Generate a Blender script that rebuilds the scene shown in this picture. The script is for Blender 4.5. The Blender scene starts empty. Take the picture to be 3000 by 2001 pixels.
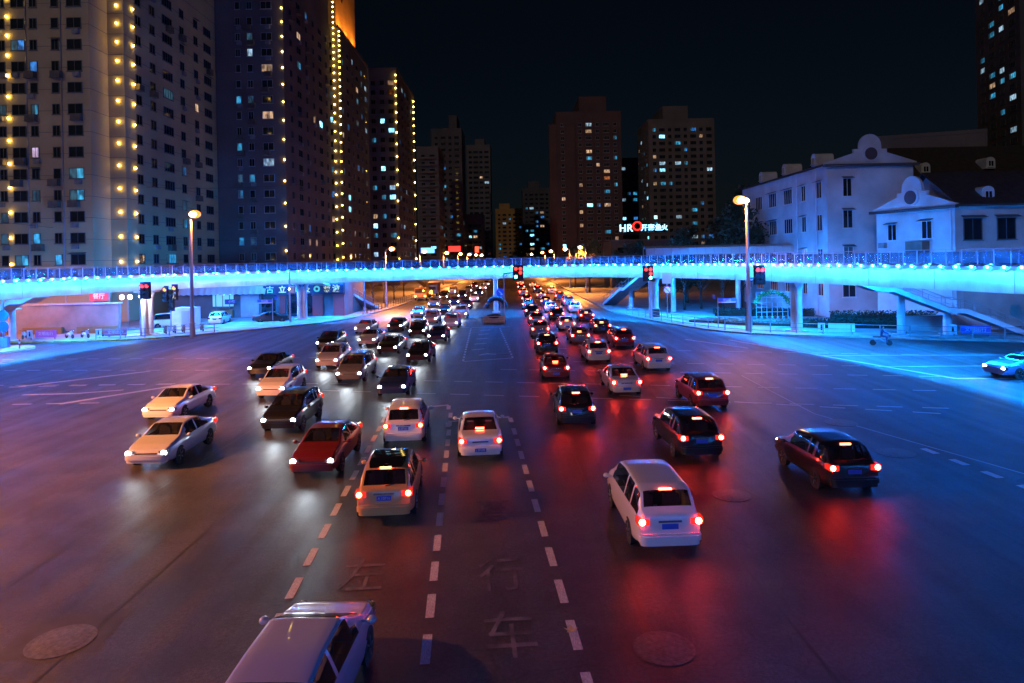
import bpy, bmesh, math, random
from mathutils import Vector, Matrix
R = math.radians
random.seed(7)
sc = bpy.context.scene
col = sc.collection

# ------------------------------------------------------------------ camera
cam = bpy.data.cameras.new('camera')
cam.lens = 24.0; cam.sensor_width = 36.0; cam.sensor_fit = 'HORIZONTAL'
cam.shift_y = -0.0814; cam.clip_start = 0.1; cam.clip_end = 4000
camo = bpy.data.objects.new('camera', cam); col.objects.link(camo)
camo.location = (0, 0, 8.0); camo.rotation_euler = (R(90), 0.02, 0)
sc.camera = camo

# ------------------------------------------------------------------ night sky, added fill sun, exposure
w = bpy.data.worlds.new('World'); sc.world = w; w.use_nodes = True
nt = w.node_tree
sky = nt.nodes.new('ShaderNodeTexSky'); sky.sky_type = 'NISHITA'; sky.sun_disc = False
sky.sun_elevation = R(22); sky.sun_rotation = R(205); sky.air_density = 1.0; sky.dust_density = 1.5; sky.ozone_density = 6.0
SKY_STRENGTH = 0.0010
bg = nt.nodes['Background']; bg.inputs['Strength'].default_value = SKY_STRENGTH
nt.links.new(sky.outputs[0], bg.inputs[0])
sun = bpy.data.lights.new('facade_fill_sun', 'SUN'); sun.energy = 0.19; sun.angle = R(0.5); sun.color = (1, .84, .74)  # weak warm sun, added to lighten the tower fronts
suno = bpy.data.objects.new('facade_fill_sun', sun); col.objects.link(suno)
suno.rotation_euler = (R(68), 0, R(-25))
sc.view_settings.view_transform = 'Standard'; sc.view_settings.look = 'None'
sc.view_settings.exposure = 0.25; sc.view_settings.gamma = 1.0; sc.view_settings.use_curve_mapping = False
cy = sc.cycles
cy.use_denoising = True; cy.denoiser = 'OPENIMAGEDENOISE'
cy.max_bounces = 5; cy.diffuse_bounces = 2; cy.glossy_bounces = 3; cy.transmission_bounces = 4; cy.transparent_max_bounces = 16
cy.sample_clamp_indirect = 2.0; cy.sample_clamp_direct = 0.0
cy.caustics_reflective = False; cy.caustics_refractive = False
cy.use_light_tree = True

# light levels (emission strengths / watts)
BLUE = (0.003, 0.23, 1.0)
SODIUM = (1.0, 0.30, 0.06)

# ------------------------------------------------------------------ materials
MATS = {}
def mat(name, c, rough=.6, metal=0., emit=None, es=0., noise=None, bump=None, coat=0., alpha=1., trans=0., sample=True, spec=.5):
    if name in MATS: return MATS[name]
    m = bpy.data.materials.new(name); m.use_nodes = True; MATS[name] = m
    n = m.node_tree.nodes; l = m.node_tree.links; p = n['Principled BSDF']
    p.inputs['Base Color'].default_value = (*c, 1); p.inputs['Roughness'].default_value = rough
    p.inputs['Metallic'].default_value = metal; p.inputs['Coat Weight'].default_value = coat
    p.inputs['Alpha'].default_value = alpha; p.inputs['Transmission Weight'].default_value = trans
    p.inputs['Specular IOR Level'].default_value = spec
    if emit:
        p.inputs['Emission Color'].default_value = (*emit, 1); p.inputs['Emission Strength'].default_value = es
    if not sample: m.cycles.emission_sampling = 'NONE'
    if noise:
        sc_, amt = noise
        tc = n.new('ShaderNodeTexCoord'); nz = n.new('ShaderNodeTexNoise'); nz.inputs['Scale'].default_value = sc_
        nz.inputs['Detail'].default_value = 6
        mx = n.new('ShaderNodeMix'); mx.data_type = 'RGBA'; mx.blend_type = 'MULTIPLY'
        rp = n.new('ShaderNodeMapRange'); rp.inputs[1].default_value = .3; rp.inputs[2].default_value = .7
        rp.inputs[3].default_value = 1 - amt; rp.inputs[4].default_value = 1 + amt * .35
        l.new(tc.outputs['Object'], nz.inputs['Vector']); l.new(nz.outputs[0], rp.inputs[0])
        mx.inputs[0].default_value = 1; mx.inputs[6].default_value = (*c, 1)
        l.new(rp.outputs[0], mx.inputs[7]); l.new(mx.outputs[2], p.inputs['Base Color'])
    if bump:
        tc2 = n.new('ShaderNodeTexCoord'); nb = n.new('ShaderNodeTexNoise'); nb.inputs['Scale'].default_value = bump[0]
        nb.inputs['Detail'].default_value = 4
        b = n.new('ShaderNodeBump'); b.inputs['Strength'].default_value = bump[1]; b.inputs['Distance'].default_value = .02
        l.new(tc2.outputs['Object'], nb.inputs['Vector']); l.new(nb.outputs[0], b.inputs['Height']); l.new(b.outputs[0], p.inputs['Normal'])
    return m

def asphalt():
    m = bpy.data.materials.new('asphalt'); m.use_nodes = True
    n = m.node_tree.nodes; l = m.node_tree.links; p = n['Principled BSDF']
    geo = n.new('ShaderNodeNewGeometry')
    big = n.new('ShaderNodeTexNoise'); big.inputs['Scale'].default_value = .09; big.inputs['Detail'].default_value = 5
    fine = n.new('ShaderNodeTexNoise'); fine.inputs['Scale'].default_value = 48; fine.inputs['Detail'].default_value = 3
    streak = n.new('ShaderNodeTexNoise'); streak.inputs['Scale'].default_value = 1; streak.inputs['Detail'].default_value = 4
    mp = n.new('ShaderNodeMapping'); mp.inputs['Scale'].default_value = (1.1, .05, 1); mp.inputs['Rotation'].default_value = (0, 0, R(-4))
    l.new(geo.outputs['Position'], mp.inputs[0]); l.new(mp.outputs[0], streak.inputs['Vector'])
    for t in (big, fine): l.new(geo.outputs['Position'], t.inputs['Vector'])
    def rng(src, a, b, c_, d):
        q = n.new('ShaderNodeMapRange'); q.inputs[1].default_value = a; q.inputs[2].default_value = b
        q.inputs[3].default_value = c_; q.inputs[4].default_value = d; l.new(src, q.inputs[0]); return q.outputs[0]
    def mul(a, b):
        q = n.new('ShaderNodeMath'); q.operation = 'MULTIPLY'; l.new(a, q.inputs[0]); l.new(b, q.inputs[1]); return q.outputs[0]
    v = mul(mul(rng(big.outputs[0], .3, .7, .7, 1.3), rng(fine.outputs[0], .35, .65, .55, 1.45)), rng(streak.outputs[0], .3, .7, .78, 1.2))
    sta = n.new('ShaderNodeTexNoise'); sta.inputs['Scale'].default_value = .55; sta.inputs['Detail'].default_value = 7; sta.inputs['Roughness'].default_value = .65; l.new(geo.outputs['Position'], sta.inputs['Vector'])
    v = mul(v, rng(sta.outputs[0], .42, .60, .62, 1.12))
    gr = n.new('ShaderNodeTexNoise'); gr.inputs['Scale'].default_value = 11; gr.inputs['Detail'].default_value = 5; gr.inputs['Roughness'].default_value = .75; l.new(geo.outputs['Position'], gr.inputs['Vector'])
    v = mul(v, rng(gr.outputs[0], .36, .64, .55, 1.5))
    # cracks: thin lines of a distorted voronoi, only in places
    vor = n.new('ShaderNodeTexVoronoi'); vor.feature = 'DISTANCE_TO_EDGE'; vor.inputs['Scale'].default_value = .13
    dn = n.new('ShaderNodeTexNoise'); dn.inputs['Scale'].default_value = .9; dn.inputs['Detail'].default_value = 6
    l.new(geo.outputs['Position'], dn.inputs['Vector'])
    ad = n.new('ShaderNodeMix'); ad.data_type = 'RGBA'; ad.blend_type = 'LINEAR_LIGHT'; ad.inputs[0].default_value = .9
    l.new(geo.outputs['Position'], ad.inputs[6]); l.new(dn.outputs[1], ad.inputs[7]); l.new(ad.outputs[2], vor.inputs['Vector'])
    ck = mul(rng(vor.outputs[0], 0, .005, .5, 1), rng(vor.outputs[0], 0, 1, 1, 1))
    v = mul(v, ck)
    cr = n.new('ShaderNodeMix'); cr.data_type = 'RGBA'; cr.blend_type = 'MULTIPLY'; cr.inputs[0].default_value = 1
    cr.inputs[6].default_value = (.044, .040, .041, 1); l.new(v, cr.inputs[7]); l.new(cr.outputs[2], p.inputs['Base Color'])
    l.new(rng(streak.outputs[0], .3, .7, .38, .56), p.inputs['Roughness'])
    p.inputs['Specular IOR Level'].default_value = .45
    b = n.new('ShaderNodeBump'); b.inputs['Strength'].default_value = .7; b.inputs['Distance'].default_value = .012
    l.new(fine.outputs[0], b.inputs['Height']); l.new(b.outputs[0], p.inputs['Normal'])
    return m

A = asphalt()
paint_w = mat('road_paint', (.55, .53, .55), .6, noise=(9, .55))
paint_y = mat('yellow_paint', (.62, .40, .06), .6, noise=(3, .4))
paving = mat('paving', (.30, .29, .28), .7, noise=(.5, .35), bump=(14, .3))
kerbm = mat('kerb_concrete', (.26, .25, .24), .8, noise=(2, .3))
ground_m = mat('ground_paving', (.10, .10, .095), .8, noise=(.1, .4))
concrete = mat('concrete', (.42, .41, .40), .75, noise=(.7, .3), bump=(9, .2))
white_steel = mat('white_steel', (.70, .71, .72), .42, noise=(.6, .3))
grey_steel = mat('grey_steel', (.42, .43, .45), .35, .6)
dark_steel = mat('dark_steel', (.05, .05, .055), .45, .3)
black = mat('black_plastic', (.02, .02, .022), .5)
rubber = mat('rubber', (.018, .018, .018), .85)
chrome = mat('chrome', (.7, .7, .72), .18, 1.)
rimm = mat('rim_metal', (.45, .46, .48), .3, .9)
glass_dark = mat('window_glass', (.012, .016, .02), .06, spec=.8)
car_glass = mat('car_glass', (.008, .009, .011), .03, spec=.9, alpha=.62)
seat_m = mat('seat_fabric', (.10, .09, .085), .9)
panel_glass = mat('rail_glass', (.07, .11, .15), .10, alpha=.36, spec=.8)
canopy_glass = mat('canopy_glass', (.62, .58, .55), .35, alpha=.9)
frame_w = mat('window_frame', (.42, .41, .40), .5)
frame_h = mat('window_frame_white', (.68, .68, .66), .5)
frame_d = mat('window_frame_dark', (.10, .10, .105), .5)
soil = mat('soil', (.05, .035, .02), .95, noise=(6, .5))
bark = mat('bark', (.10, .075, .055), .9, noise=(5, .5), bump=(12, .8))
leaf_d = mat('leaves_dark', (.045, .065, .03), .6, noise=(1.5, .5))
leaf_y = mat('leaves_yellow', (.14, .115, .03), .6, noise=(1.5, .5))  # yellower and paler than the dark leaves
hedge_m = mat('hedge_leaves', (.03, .055, .025), .65, noise=(3, .5))
iron = mat('cast_iron', (.11, .105, .10), .5, .3, noise=(9, .5), bump=(30, .5))
roof_m = mat('roof_tiles', (.055, .04, .038), .75, noise=(2, .4))
stucco = mat('stucco_white', (.62, .60, .58), .85, noise=(.35, .3), bump=(6, .25))
stucco2 = mat('stucco_pinkish', (.52, .47, .44), .85, noise=(.4, .3), bump=(6, .25))
beige = mat('render_beige', (.60, .45, .23), .85, noise=(.12, .25))
brownw = mat('render_brown', (.17, .135, .12), .85, noise=(.12, .3))
greyw = mat('render_grey', (.15, .13, .135), .85, noise=(.1, .3))
darkw = mat('render_dark', (.10, .09, .10), .85, noise=(.1, .3))
redw = mat('render_red', (.11, .058, .056), .85, noise=(.1, .3))
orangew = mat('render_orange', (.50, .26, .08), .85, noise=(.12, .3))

led_blue = mat('led_blue', (.1, .2, .3), .5, emit=BLUE, es=680.)
wash_blue = mat('led_wash', (.1, .2, .3), .5, emit=(.02, .30, 1.), es=250.)
wash_out = mat('led_wash_outer', (.1, .2, .3), .5, emit=(.006, .22, 1.), es=800.)
led_star = mat('led_star', (.5, .6, .7), .4, emit=(.003, .16, 1.0), es=950.)
lamp_glow = mat('sodium_halo', (.8, .4, .1), .4, emit=(1., .30, .035), es=1.7, sample=False)  # orange glow around a lamp, put into the colour of a sphere
lamp_sod = mat('sodium_lamp', (.8, .6, .3), .4, emit=(1., .52, .14), es=90., sample=False)
head_em = mat('headlight_lens', (.9, .9, .9), .2, emit=(.85, .93, 1.), es=28., sample=False)
tail_em = mat('taillight_lens', (.5, .02, .02), .2, emit=(1., .035, .02), es=150.)
brake_em = mat('brakelight_lens', (.6, .03, .02), .2, emit=(1., .06, .02), es=55.)
red_dim = mat('taillight_red', (.30, .008, .006), .15, coat=1.)
red_glow = mat('taillight_glow', (.30, .008, .006), .15, coat=1., emit=(1., .03, .015), es=.9, sample=False)
amber_em = mat('indicator_lens', (.6, .3, .03), .2, emit=(1., .45, .04), es=20., sample=False)
tl_red = mat('signal_red', (.5, .05, .02), .3, emit=(1., .03, .02), es=4.5, sample=False)
tl_amber = mat('signal_amber', (.6, .3, .02), .3, emit=(1., .28, .02), es=3., sample=False)
tl_green = mat('signal_green', (.1, .6, .5), .3, emit=(.10, 1., .75), es=14., sample=False)
tl_off = mat('signal_off', (.02, .02, .025), .3)
str_y = mat('string_bulb', (.8, .7, .2), .4, emit=(1., .66, .12), es=22.)
lit = {
 'cyan': mat('lit_cyan', (.1, .2, .25), .3, emit=(.05, .46, .80), es=.7, noise=None, sample=False),
 'blue': mat('lit_blue', (.05, .1, .2), .3, emit=(.04, .30, .95), es=.7, sample=False),
 'white': mat('lit_white', (.3, .3, .3), .3, emit=(.45, .74, .95), es=.75, sample=False),
 'warm': mat('lit_warm', (.3, .2, .1), .3, emit=(1., .62, .36), es=.55, sample=False),
 'dimc': mat('lit_dim', (.05, .08, .1), .3, emit=(.10, .30, .42), es=.22, sample=False),
 'orange': mat('lit_orange', (.3, .1, .03), .3, emit=(1., .30, .08), es=.6, sample=False),
 'hot': mat('lit_hot', (.2, .4, .5), .3, emit=(.25, .75, 1.), es=3.2, sample=False),
 'pink': mat('lit_pink', (.3, .2, .3), .3, emit=(.85, .62, .90), es=.8, sample=False),
}

def vary(m):      # curtains and room depth: the glow changes across a pane and from room to room
    n = m.node_tree.nodes; l = m.node_tree.links; p = n['Principled BSDF']; base = p.inputs['Emission Strength'].default_value
    tc = n.new('ShaderNodeTexCoord'); oi = n.new('ShaderNodeObjectInfo'); ad = n.new('ShaderNodeVectorMath'); ad.operation = 'ADD'
    sc3 = n.new('ShaderNodeVectorMath'); sc3.operation = 'SCALE'; sc3.inputs[0].default_value = (9, 3, 31); l.new(oi.outputs['Random'], sc3.inputs['Scale'])
    l.new(tc.outputs['Object'], ad.inputs[0]); l.new(sc3.outputs[0], ad.inputs[1])
    mp = n.new('ShaderNodeMapping'); mp.inputs['Scale'].default_value = (2.6, 1, .9); l.new(ad.outputs[0], mp.inputs[0])
    nz = n.new('ShaderNodeTexNoise'); nz.inputs['Scale'].default_value = 1.; nz.inputs['Detail'].default_value = 3; l.new(mp.outputs[0], nz.inputs['Vector'])
    mr = n.new('ShaderNodeMapRange'); mr.inputs[1].default_value = .35; mr.inputs[2].default_value = .68; mr.inputs[3].default_value = .12*base; mr.inputs[4].default_value = 1.5*base; l.new(nz.outputs[0], mr.inputs[0])
    r2 = n.new('ShaderNodeMapRange'); r2.inputs[3].default_value = .45; r2.inputs[4].default_value = 1.25; l.new(oi.outputs['Random'], r2.inputs[0])
    mu = n.new('ShaderNodeMath'); mu.operation = 'MULTIPLY'; l.new(mr.outputs[0], mu.inputs[0]); l.new(r2.outputs[0], mu.inputs[1]); l.new(mu.outputs[0], p.inputs['Emission Strength'])
for k_ in lit.values(): vary(k_)

# ------------------------------------------------------------------ mesh helpers
class MB:
    def __init__(s): s.v = []; s.f = []; s.m = []; s.cur = 0
    def add(s, vs, fs):
        o = len(s.v); s.v += [tuple(x) for x in vs]
        for f in fs: s.f.append(tuple(o + i for i in f)); s.m.append(s.cur)
        return s
    def box(s, c, d, rz=0., taper=1.):
        cx, cyy, cz = c; dx, dy, dz = d[0]/2, d[1]/2, d[2]/2
        vs = []
        for z, t in ((-dz, 1.), (dz, taper)):
            for x, y in ((-dx, -dy), (dx, -dy), (dx, dy), (-dx, dy)):
                x *= t; y *= t
                vs.append((cx + x*math.cos(rz) - y*math.sin(rz), cyy + x*math.sin(rz) + y*math.cos(rz), cz + z))
        return s.add(vs, [(3, 2, 1, 0), (4, 5, 6, 7), (0, 1, 5, 4), (1, 2, 6, 5), (2, 3, 7, 6), (3, 0, 4, 7)])
    def bar(s, a, b, wd, h):            # box beam from a to b, width sideways, height upwards
        a = Vector(a); b = Vector(b); d = (b - a).normalized()
        up = Vector((0, 0, 1)) if abs(d.z) < .97 else Vector((0, 1, 0))
        sd = d.cross(up).normalized() * wd/2; u = sd.cross(d).normalized() * h/2
        vs = [a-sd-u, a+sd-u, a+sd+u, a-sd+u, b-sd-u, b+sd-u, b+sd+u, b-sd+u]
        return s.add(vs, [(0, 1, 2, 3), (7, 6, 5, 4), (1, 0, 4, 5), (2, 1, 5, 6), (3, 2, 6, 7), (0, 3, 7, 4)])
    def tube(s, pts, r, n=8, cap=True):
        pts = [Vector(p) for p in pts]; rs = r if isinstance(r, (list, tuple)) else [r]*len(pts)
        rings = []
        for i, p in enumerate(pts):
            d = (pts[min(i+1, len(pts)-1)] - pts[max(i-1, 0)]).normalized()
            up = Vector((0, 0, 1)) if abs(d.z) < .9 else Vector((1, 0, 0))
            a = d.cross(up).normalized(); b = a.cross(d)
            rings.append([p + (a*math.cos(2*math.pi*k/n) + b*math.sin(2*math.pi*k/n))*rs[i] for k in range(n)])
        vs = [q for g in rings for q in g]; fs = []
        for i in range(len(rings)-1):
            for k in range(n):
                fs.append((i*n+k, (i+1)*n+k, (i+1)*n+(k+1) % n, i*n+(k+1) % n))
        if cap: fs.append(tuple(range(n))); fs.append(tuple((len(rings)-1)*n + k for k in reversed(range(n))))
        return s.add(vs, fs)
    def lathe(s, prof, n=16, o=(0, 0, 0), axis='Z'):
        vs = []; fs = []
        for r, z in prof:
            for k in range(n):
                a = 2*math.pi*k/n; x, y = r*math.cos(a), r*math.sin(a)
                p = (x, y, z) if axis == 'Z' else ((z, x, y) if axis == 'X' else (x, z, y))
                vs.append((o[0]+p[0], o[1]+p[1], o[2]+p[2]))
        for i in range(len(prof)-1):
            for k in range(n):
                fs.append((i*n+k, i*n+(k+1) % n, (i+1)*n+(k+1) % n, (i+1)*n+k))
        fs.append(tuple(reversed(range(n)))); fs.append(tuple((len(prof)-1)*n+k for k in range(n)))
        return s.add(vs, fs)
    def prism(s, poly, z0, z1):
        n = len(poly); vs = [(x, y, z0) for x, y in poly] + [(x, y, z1) for x, y in poly]
        fs = [tuple(reversed(range(n))), tuple(range(n, 2*n))] + [(i, (i+1) % n, n+(i+1) % n, n+i) for i in range(n)]
        return s.add(vs, fs)
    def sphere(s, c, r, nu=10, nv=6, sz=1.):
        prof = [(max(1e-4, r*math.sin(math.pi*i/nv)), -r*math.cos(math.pi*i/nv)*sz) for i in range(nv+1)]
        return s.lathe(prof, nu, c)
    def mesh(s, name, mats, smooth=False, angle=None):
        me = bpy.data.meshes.new(name); me.from_pydata(s.v, [], s.f); me.update()
        for m in (mats if isinstance(mats, (list, tuple)) else [mats]): me.materials.append(m)
        if len(me.materials) > 1: me.polygons.foreach_set('material_index', s.m)
        if smooth or angle:
            me.polygons.foreach_set('use_smooth', [True]*len(me.polygons))
            if angle: me.set_sharp_from_angle(angle=R(angle))
        me.update(); return me
    def build(s, name, mats, parent=None, smooth=False, angle=None):
        return put(name, s.mesh(name, mats, smooth, angle), parent)

def put(name, data, parent=None, loc=None, rz=None, scale=None):
    o = bpy.data.objects.new(name, data); col.objects.link(o)
    if parent is not None: o.parent = parent
    if loc is not None: o.location = loc
    if rz is not None: o.rotation_euler = (0, 0, rz)
    if scale is not None: o.scale = scale
    return o
def tag(o, label, cat, group=None):
    o['label'] = label; o['category'] = cat
    if group: o['group'] = group
    return o
def thing(name, label, cat, loc=(0, 0, 0), rz=0., group=None):
    o = put(name, None, None, loc, rz); o.empty_display_size = .3
    return tag(o, label, cat, group)
def struct(o, kind='structure'): o['kind'] = kind; return o
def slotmat(o, m, i=0):
    o.material_slots[i].link = 'OBJECT'; o.material_slots[i].material = m
def lamp(name, kind, loc, energy, color, parent=None, size=.1, rot=None, spot=None, blend=.3):
    L = bpy.data.lights.new(name, kind); L.energy = energy; L.color = color
    if kind in ('POINT', 'SPOT'): L.shadow_soft_size = size
    if kind == 'SPOT': L.spot_size = R(spot); L.spot_blend = blend
    o = put(name, L, parent, loc)
    if rot: o.rotation_euler = rot
    return o
def text_mesh(name, body, size, mat_, depth=.03, bold=0.):
    c = bpy.data.curves.new(name, 'FONT'); c.body = body; c.size = size; c.extrude = depth; c.offset = bold
    c.align_x = 'CENTER'; c.align_y = 'CENTER'; c.resolution_u = 3
    o = bpy.data.objects.new(name, c); col.objects.link(o)
    me = bpy.data.meshes.new_from_object(o.evaluated_get(bpy.context.evaluated_depsgraph_get()))
    bpy.data.objects.remove(o); bpy.data.curves.remove(c)
    me.materials.clear(); me.materials.append(mat_)
    return me
def text(name, body, size, mat_, parent, loc, depth=.03, bold=0., rz=0.):   # upright, reads from -Y
    o = put(name, text_mesh(name, body, size, mat_, depth, bold), parent, loc)
    o.rotation_euler = (R(90), 0, rz); return o
ORD = ['first', 'second', 'third', 'fourth', 'fifth', 'sixth', 'seventh', 'eighth', 'ninth', 'tenth', 'eleventh', 'twelfth']
def spline(pts, n, closed=False):      # Catmull-Rom, n samples per span
    out = []; N = len(pts); P = [Vector(p) for p in pts]
    for i in range(N if closed else N-1):
        g = (lambda k: P[k % N]) if closed else (lambda k: P[max(0, min(N-1, k))])
        a, b, c, d = g(i-1), g(i), g(i+1), g(i+2)
        for k in range(n):
            t = k/n
            out.append(.5*((2*b) + (c-a)*t + (2*a-5*b+4*c-d)*t*t + (3*b-a-3*c+d)*t*t*t))
    if not closed: out.append(P[-1])
    return out

# ================================================================== GROUND, ROAD, PAVEMENTS
struct(MB().box((0, 300, -.52), (3000, 3000, 1.0)).build('ground', ground_m))
KL = [(-120, 76), (-75, 74), (-54.7, 73.3), (-45.3, 72.6), (-40.5, 73.6), (-37.4, 75.2), (-33.6, 78.4), (-30.3, 82), (-25.6, 87.6), (-23, 94), (-21.4, 102), (-20.3, 116), (-19.6, 135), (-18.7, 250), (-17.5, 420)]
KR = [(11.5, 420), (13.0, 200), (13.8, 112), (15, 93.3), (16.8, 83.5), (18.7, 77), (20.5, 71.6), (22.7, 68.4), (25, 66.4), (27.8, 65), (32.9, 62.7), (38.9, 59.7), (60, 51), (120, 30)]
road_poly = KL[::-1][::-1] + KR + [(120, -60), (-120, -60)]
road = struct(MB().add([(x, y, 0) for x, y in road_poly], [tuple(reversed(range(len(road_poly))))]).build('road', A))
def pavement(name, kerb, rest):
    k3 = [p.to_2d() for p in spline([(x, y, 0) for x, y in kerb], 4)]
    kk = [(p.x, p.y) for p in k3]
    o = struct(MB().prism(kk + rest, -.1, .125).build(name, paving))
    # kerb stones: each its own piece
    mb = None; i = 0
    acc = 0.
    sm = MB().box((0, 0, .075), (1., .26, .15)).mesh('kerb_stone', kerbm)
    for a, b in zip(k3, k3[1:]):
        d = (b-a).length; mid = (a+b)/2
        if mid.length > 165 or abs(mid.x) > .8*mid.y+3: continue
        n = max(1, round(d/1.6))
        for q in range(n):
            p = a.lerp(b, (q+.5)/n); ang = math.atan2(b.y-a.y, b.x-a.x)
            s = put('kerb_stone', sm, o, (p.x, p.y, 0), ang, (d/n-.02, 1, 1))
            if name == 'pavement_left' and p.x < -37.5: slotmat(s, paint_y)
    return o
pl = pavement('pavement_left', KL, [(-17.5, 900), (-700, 900), (-700, 76)])
pr = pavement('pavement_right', KR, [(700, 30), (700, 900), (11.5, 900)])

# ---- painted markings, each dash a piece of the road
unit = MB().add([(-.5, -.5, .006), (.5, -.5, .006), (.5, .5, .006), (-.5, .5, .006)], [(0, 1, 2, 3)]).mesh('lane_dash', paint_w)
def mark(a, b, wd=.18, name='lane_dash', z=0.):
    a = Vector(a); b = Vector(b); d = b-a; c = (a+b)/2
    return put(name, unit, road, (c.x, c.y, z), math.atan2(d.y, d.x), (d.length, wd, 1))
def dashes(a, b, period, dash, wd=.18, off=0., name='lane_dash'):
    a = Vector(a); b = Vector(b); L = (b-a).length; u = (b-a)/L; s = off
    while s + dash < L:
        mark(a+u*s, a+u*(s+dash), wd, name); s += period
dashes((-5.15, 11), (-6.72, 36.2), 1.755, 1.08, .2)
dashes((-1.62, 9.5), (-3.42, 36.6), 1.755, 1.08, .2, .5)
dashes((1.48, 9.8), (-.22, 33.9), 1.9, 1.15, .2, .3)
mark((-6.6, 36.55), (-3.64, 37.5), .28, 'stop_line'); mark((-6.6, 36.4), (-6.5, 35.4), .22, 'stop_line', .002); mark((-3.62, 37.35), (-3.55, 36.4), .22, 'stop_line', .002)
mark((-3.3, 33.66), (-.3, 34.4), .28, 'stop_line'); mark((-3.3, 33.5), (-3.22, 32.6), .22, 'stop_line', .002); mark((-.26, 34.2), (-.18, 33.3), .22, 'stop_line', .002)
# guide dashes across the junction
for a, b in (((3.5, 60.0), (33, 51.5)), ((2.5, 52.6), (30, 46.2)), ((-1, 49.2), (27, 43.0)), ((-6, 45.2), (24.5, 38.6)), ((-12, 42.5), (22.5, 34.2)), ((6, 39.2), (21.5, 33.0))):
    dashes(a, b, 2.1, 1.2, .17)
for a, b in (((-42, 47.2), (-9, 44.6)), ((-44, 54.0), (-12, 50.2)), ((-45, 60.0), (-14, 56.8))):
    dashes(a, b, 2.0, 1.15, .17)
# left approach: slanted stop bars, a bent arrow and its dashes
dashes((-37.5, 40.2), (-24.0, 40.0), 2.0, 1.15, .2); dashes((-36, 45.9), (-22.5, 46.0), 2.0, 1.15, .2)
mark((-26.6, 39.9), (-22.0, 45.8), .42, 'stop_line', .002); mark((-33.4, 46.0), (-27.5, 51.6), .42, 'stop_line', .002)
mark((-31.0, 43.0), (-27.6, 43.1), .3, 'arrow_stroke', .002); mark((-27.6, 43.1), (-25.2, 44.0), .3, 'arrow_stroke', .004)
# right approach under the bridge
mark((20.0, 63.5), (27.3, 42.2), .34, 'stop_line'); mark((27.3, 42.2), (36.5, 41.4), .2, 'lane_line')
mark((25.2, 47.2), (38, 46.0), .2, 'lane_line'); mark((23.4, 52.8), (38, 51), .18, 'lane_line')
mark((16.2, 64.5), (19.8, 57.6), .26, 'stop_line')
dashes((27.0, 21.0), (17.5, 15.0), 1.5, .8, .35); dashes((16.4, 27.5), (17.6, 18.0), 1.5, .75, .3)
tar2 = mat('tar_line', (.018, .017, .017), .4)
seam = mat('tar', (.036, .034, .034), .5, noise=(4, .4))
for (x, y, wd, L, a) in ((15.3, 31.8, 2.4, 2.0, .3), (-9.9, 14.9, 2.0, 1.7, .1), (-24.3, 58.4, 2.2, 1.6, 0.), (6.9, 22.9, 1.8, 1.9, .2), (-12.5, 33, 1.2, 6.5, .1), (5.2, 35.5, .9, 5.5, .05), (19.5, 20.5, 1.4, 7.5, .5)):
    pz = put('repair_patch', unit, road, (x, y, -.003), a, (wd, L, 1)); slotmat(pz, seam)
for a, b in (((-9.4, 9), (-8.9, 74)), ((-12.9, 14), (-12.2, 72)), ((2.9, 10), (.9, 74)), ((6.0, 10), (4.2, 72)), ((9.6, 12), (8.0, 70)), ((13.8, 14), (12.6, 66)), ((-5.0, 38.6), (30, 31.2)), ((-40, 52.2), (-6, 49.0)), ((-30, 36.4), (-6, 34.5))):
    pz = mark(a, b, .07, 'tar_seam', -.002); slotmat(pz, tar2)
for a, b in (((14.9, 44.8), (14.8, 33.8)), ((14.8, 33.8), (16.4, 28.9)), ((16.4, 28.9), (18.3, 23.2))): mark(a, b, .06, 'thin_line')
# far side of the junction: stop line, left-turn pocket, ladder markings beside the island
mark((-3.95, 53.3), (-.1, 54.7), .22, 'stop_line'); dashes((-.1, 54.8), (-1.6, 79), 1.6, .85, .16); dashes((-4.0, 53.6), (-4.9, 79), 1.6, .85, .16)
mark((-4.9, 79.6), (-.4, 79.6), .2, 'stop_line'); mark((-12.5, 79.8), (-5.2, 79.8), .25, 'stop_line')
for k in range(5): mark((-3.7, 60+4*k), (-2.6, 60.6+4*k), .3, 'arrow_stroke')
mark((-2.9, 56.6), (-2.1, 57.6), .3, 'arrow_stroke', .002); mark((-2.2, 57.2), (-1.2, 57.0), .3, 'arrow_stroke', .004)
for x in (-8.2, -11.3, -14.4): dashes((x, 104), (x-1.0, 170), 6, 2.4, .17)
for x in (4.2, 7.6): dashes((x, 104), (x-.4, 170), 6, 2.4, .17)
# painted lane characters and arrow in the two queueing lanes
worn = mat('worn_road_paint', (.125, .115, .122), .65, noise=(3, .9))
def painted(ch, x, y, wd, L):
    o = put('painted_character', text_mesh('painted_character', ch, 1., worn, .001), road, (x, y, .008), HD0, (wd, L, 1)); return o
HD0 = .069
for ch, x, y in (('直', -.75, 21.6), ('行', -.42, 17.2), ('车', -.2, 14.4), ('道', -.0, 11.8)): painted(ch, x, y, 1.25, 2.0)
painted('左', -3.95, 17.3, 1.2, 2.0)
arr = MB().add([(-.09, -1.6, 0), (.09, -1.6, 0), (.09, .6, 0), (-.09, .6, 0), (-.3, .6, 0), (.3, .6, 0), (0, 1.7, 0)], [(0, 1, 2, 3), (4, 5, 6)]).mesh('painted_arrow', worn)
put('painted_arrow', arr, road, (-2.3+.3, 60.5, .008), HD0)

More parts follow.
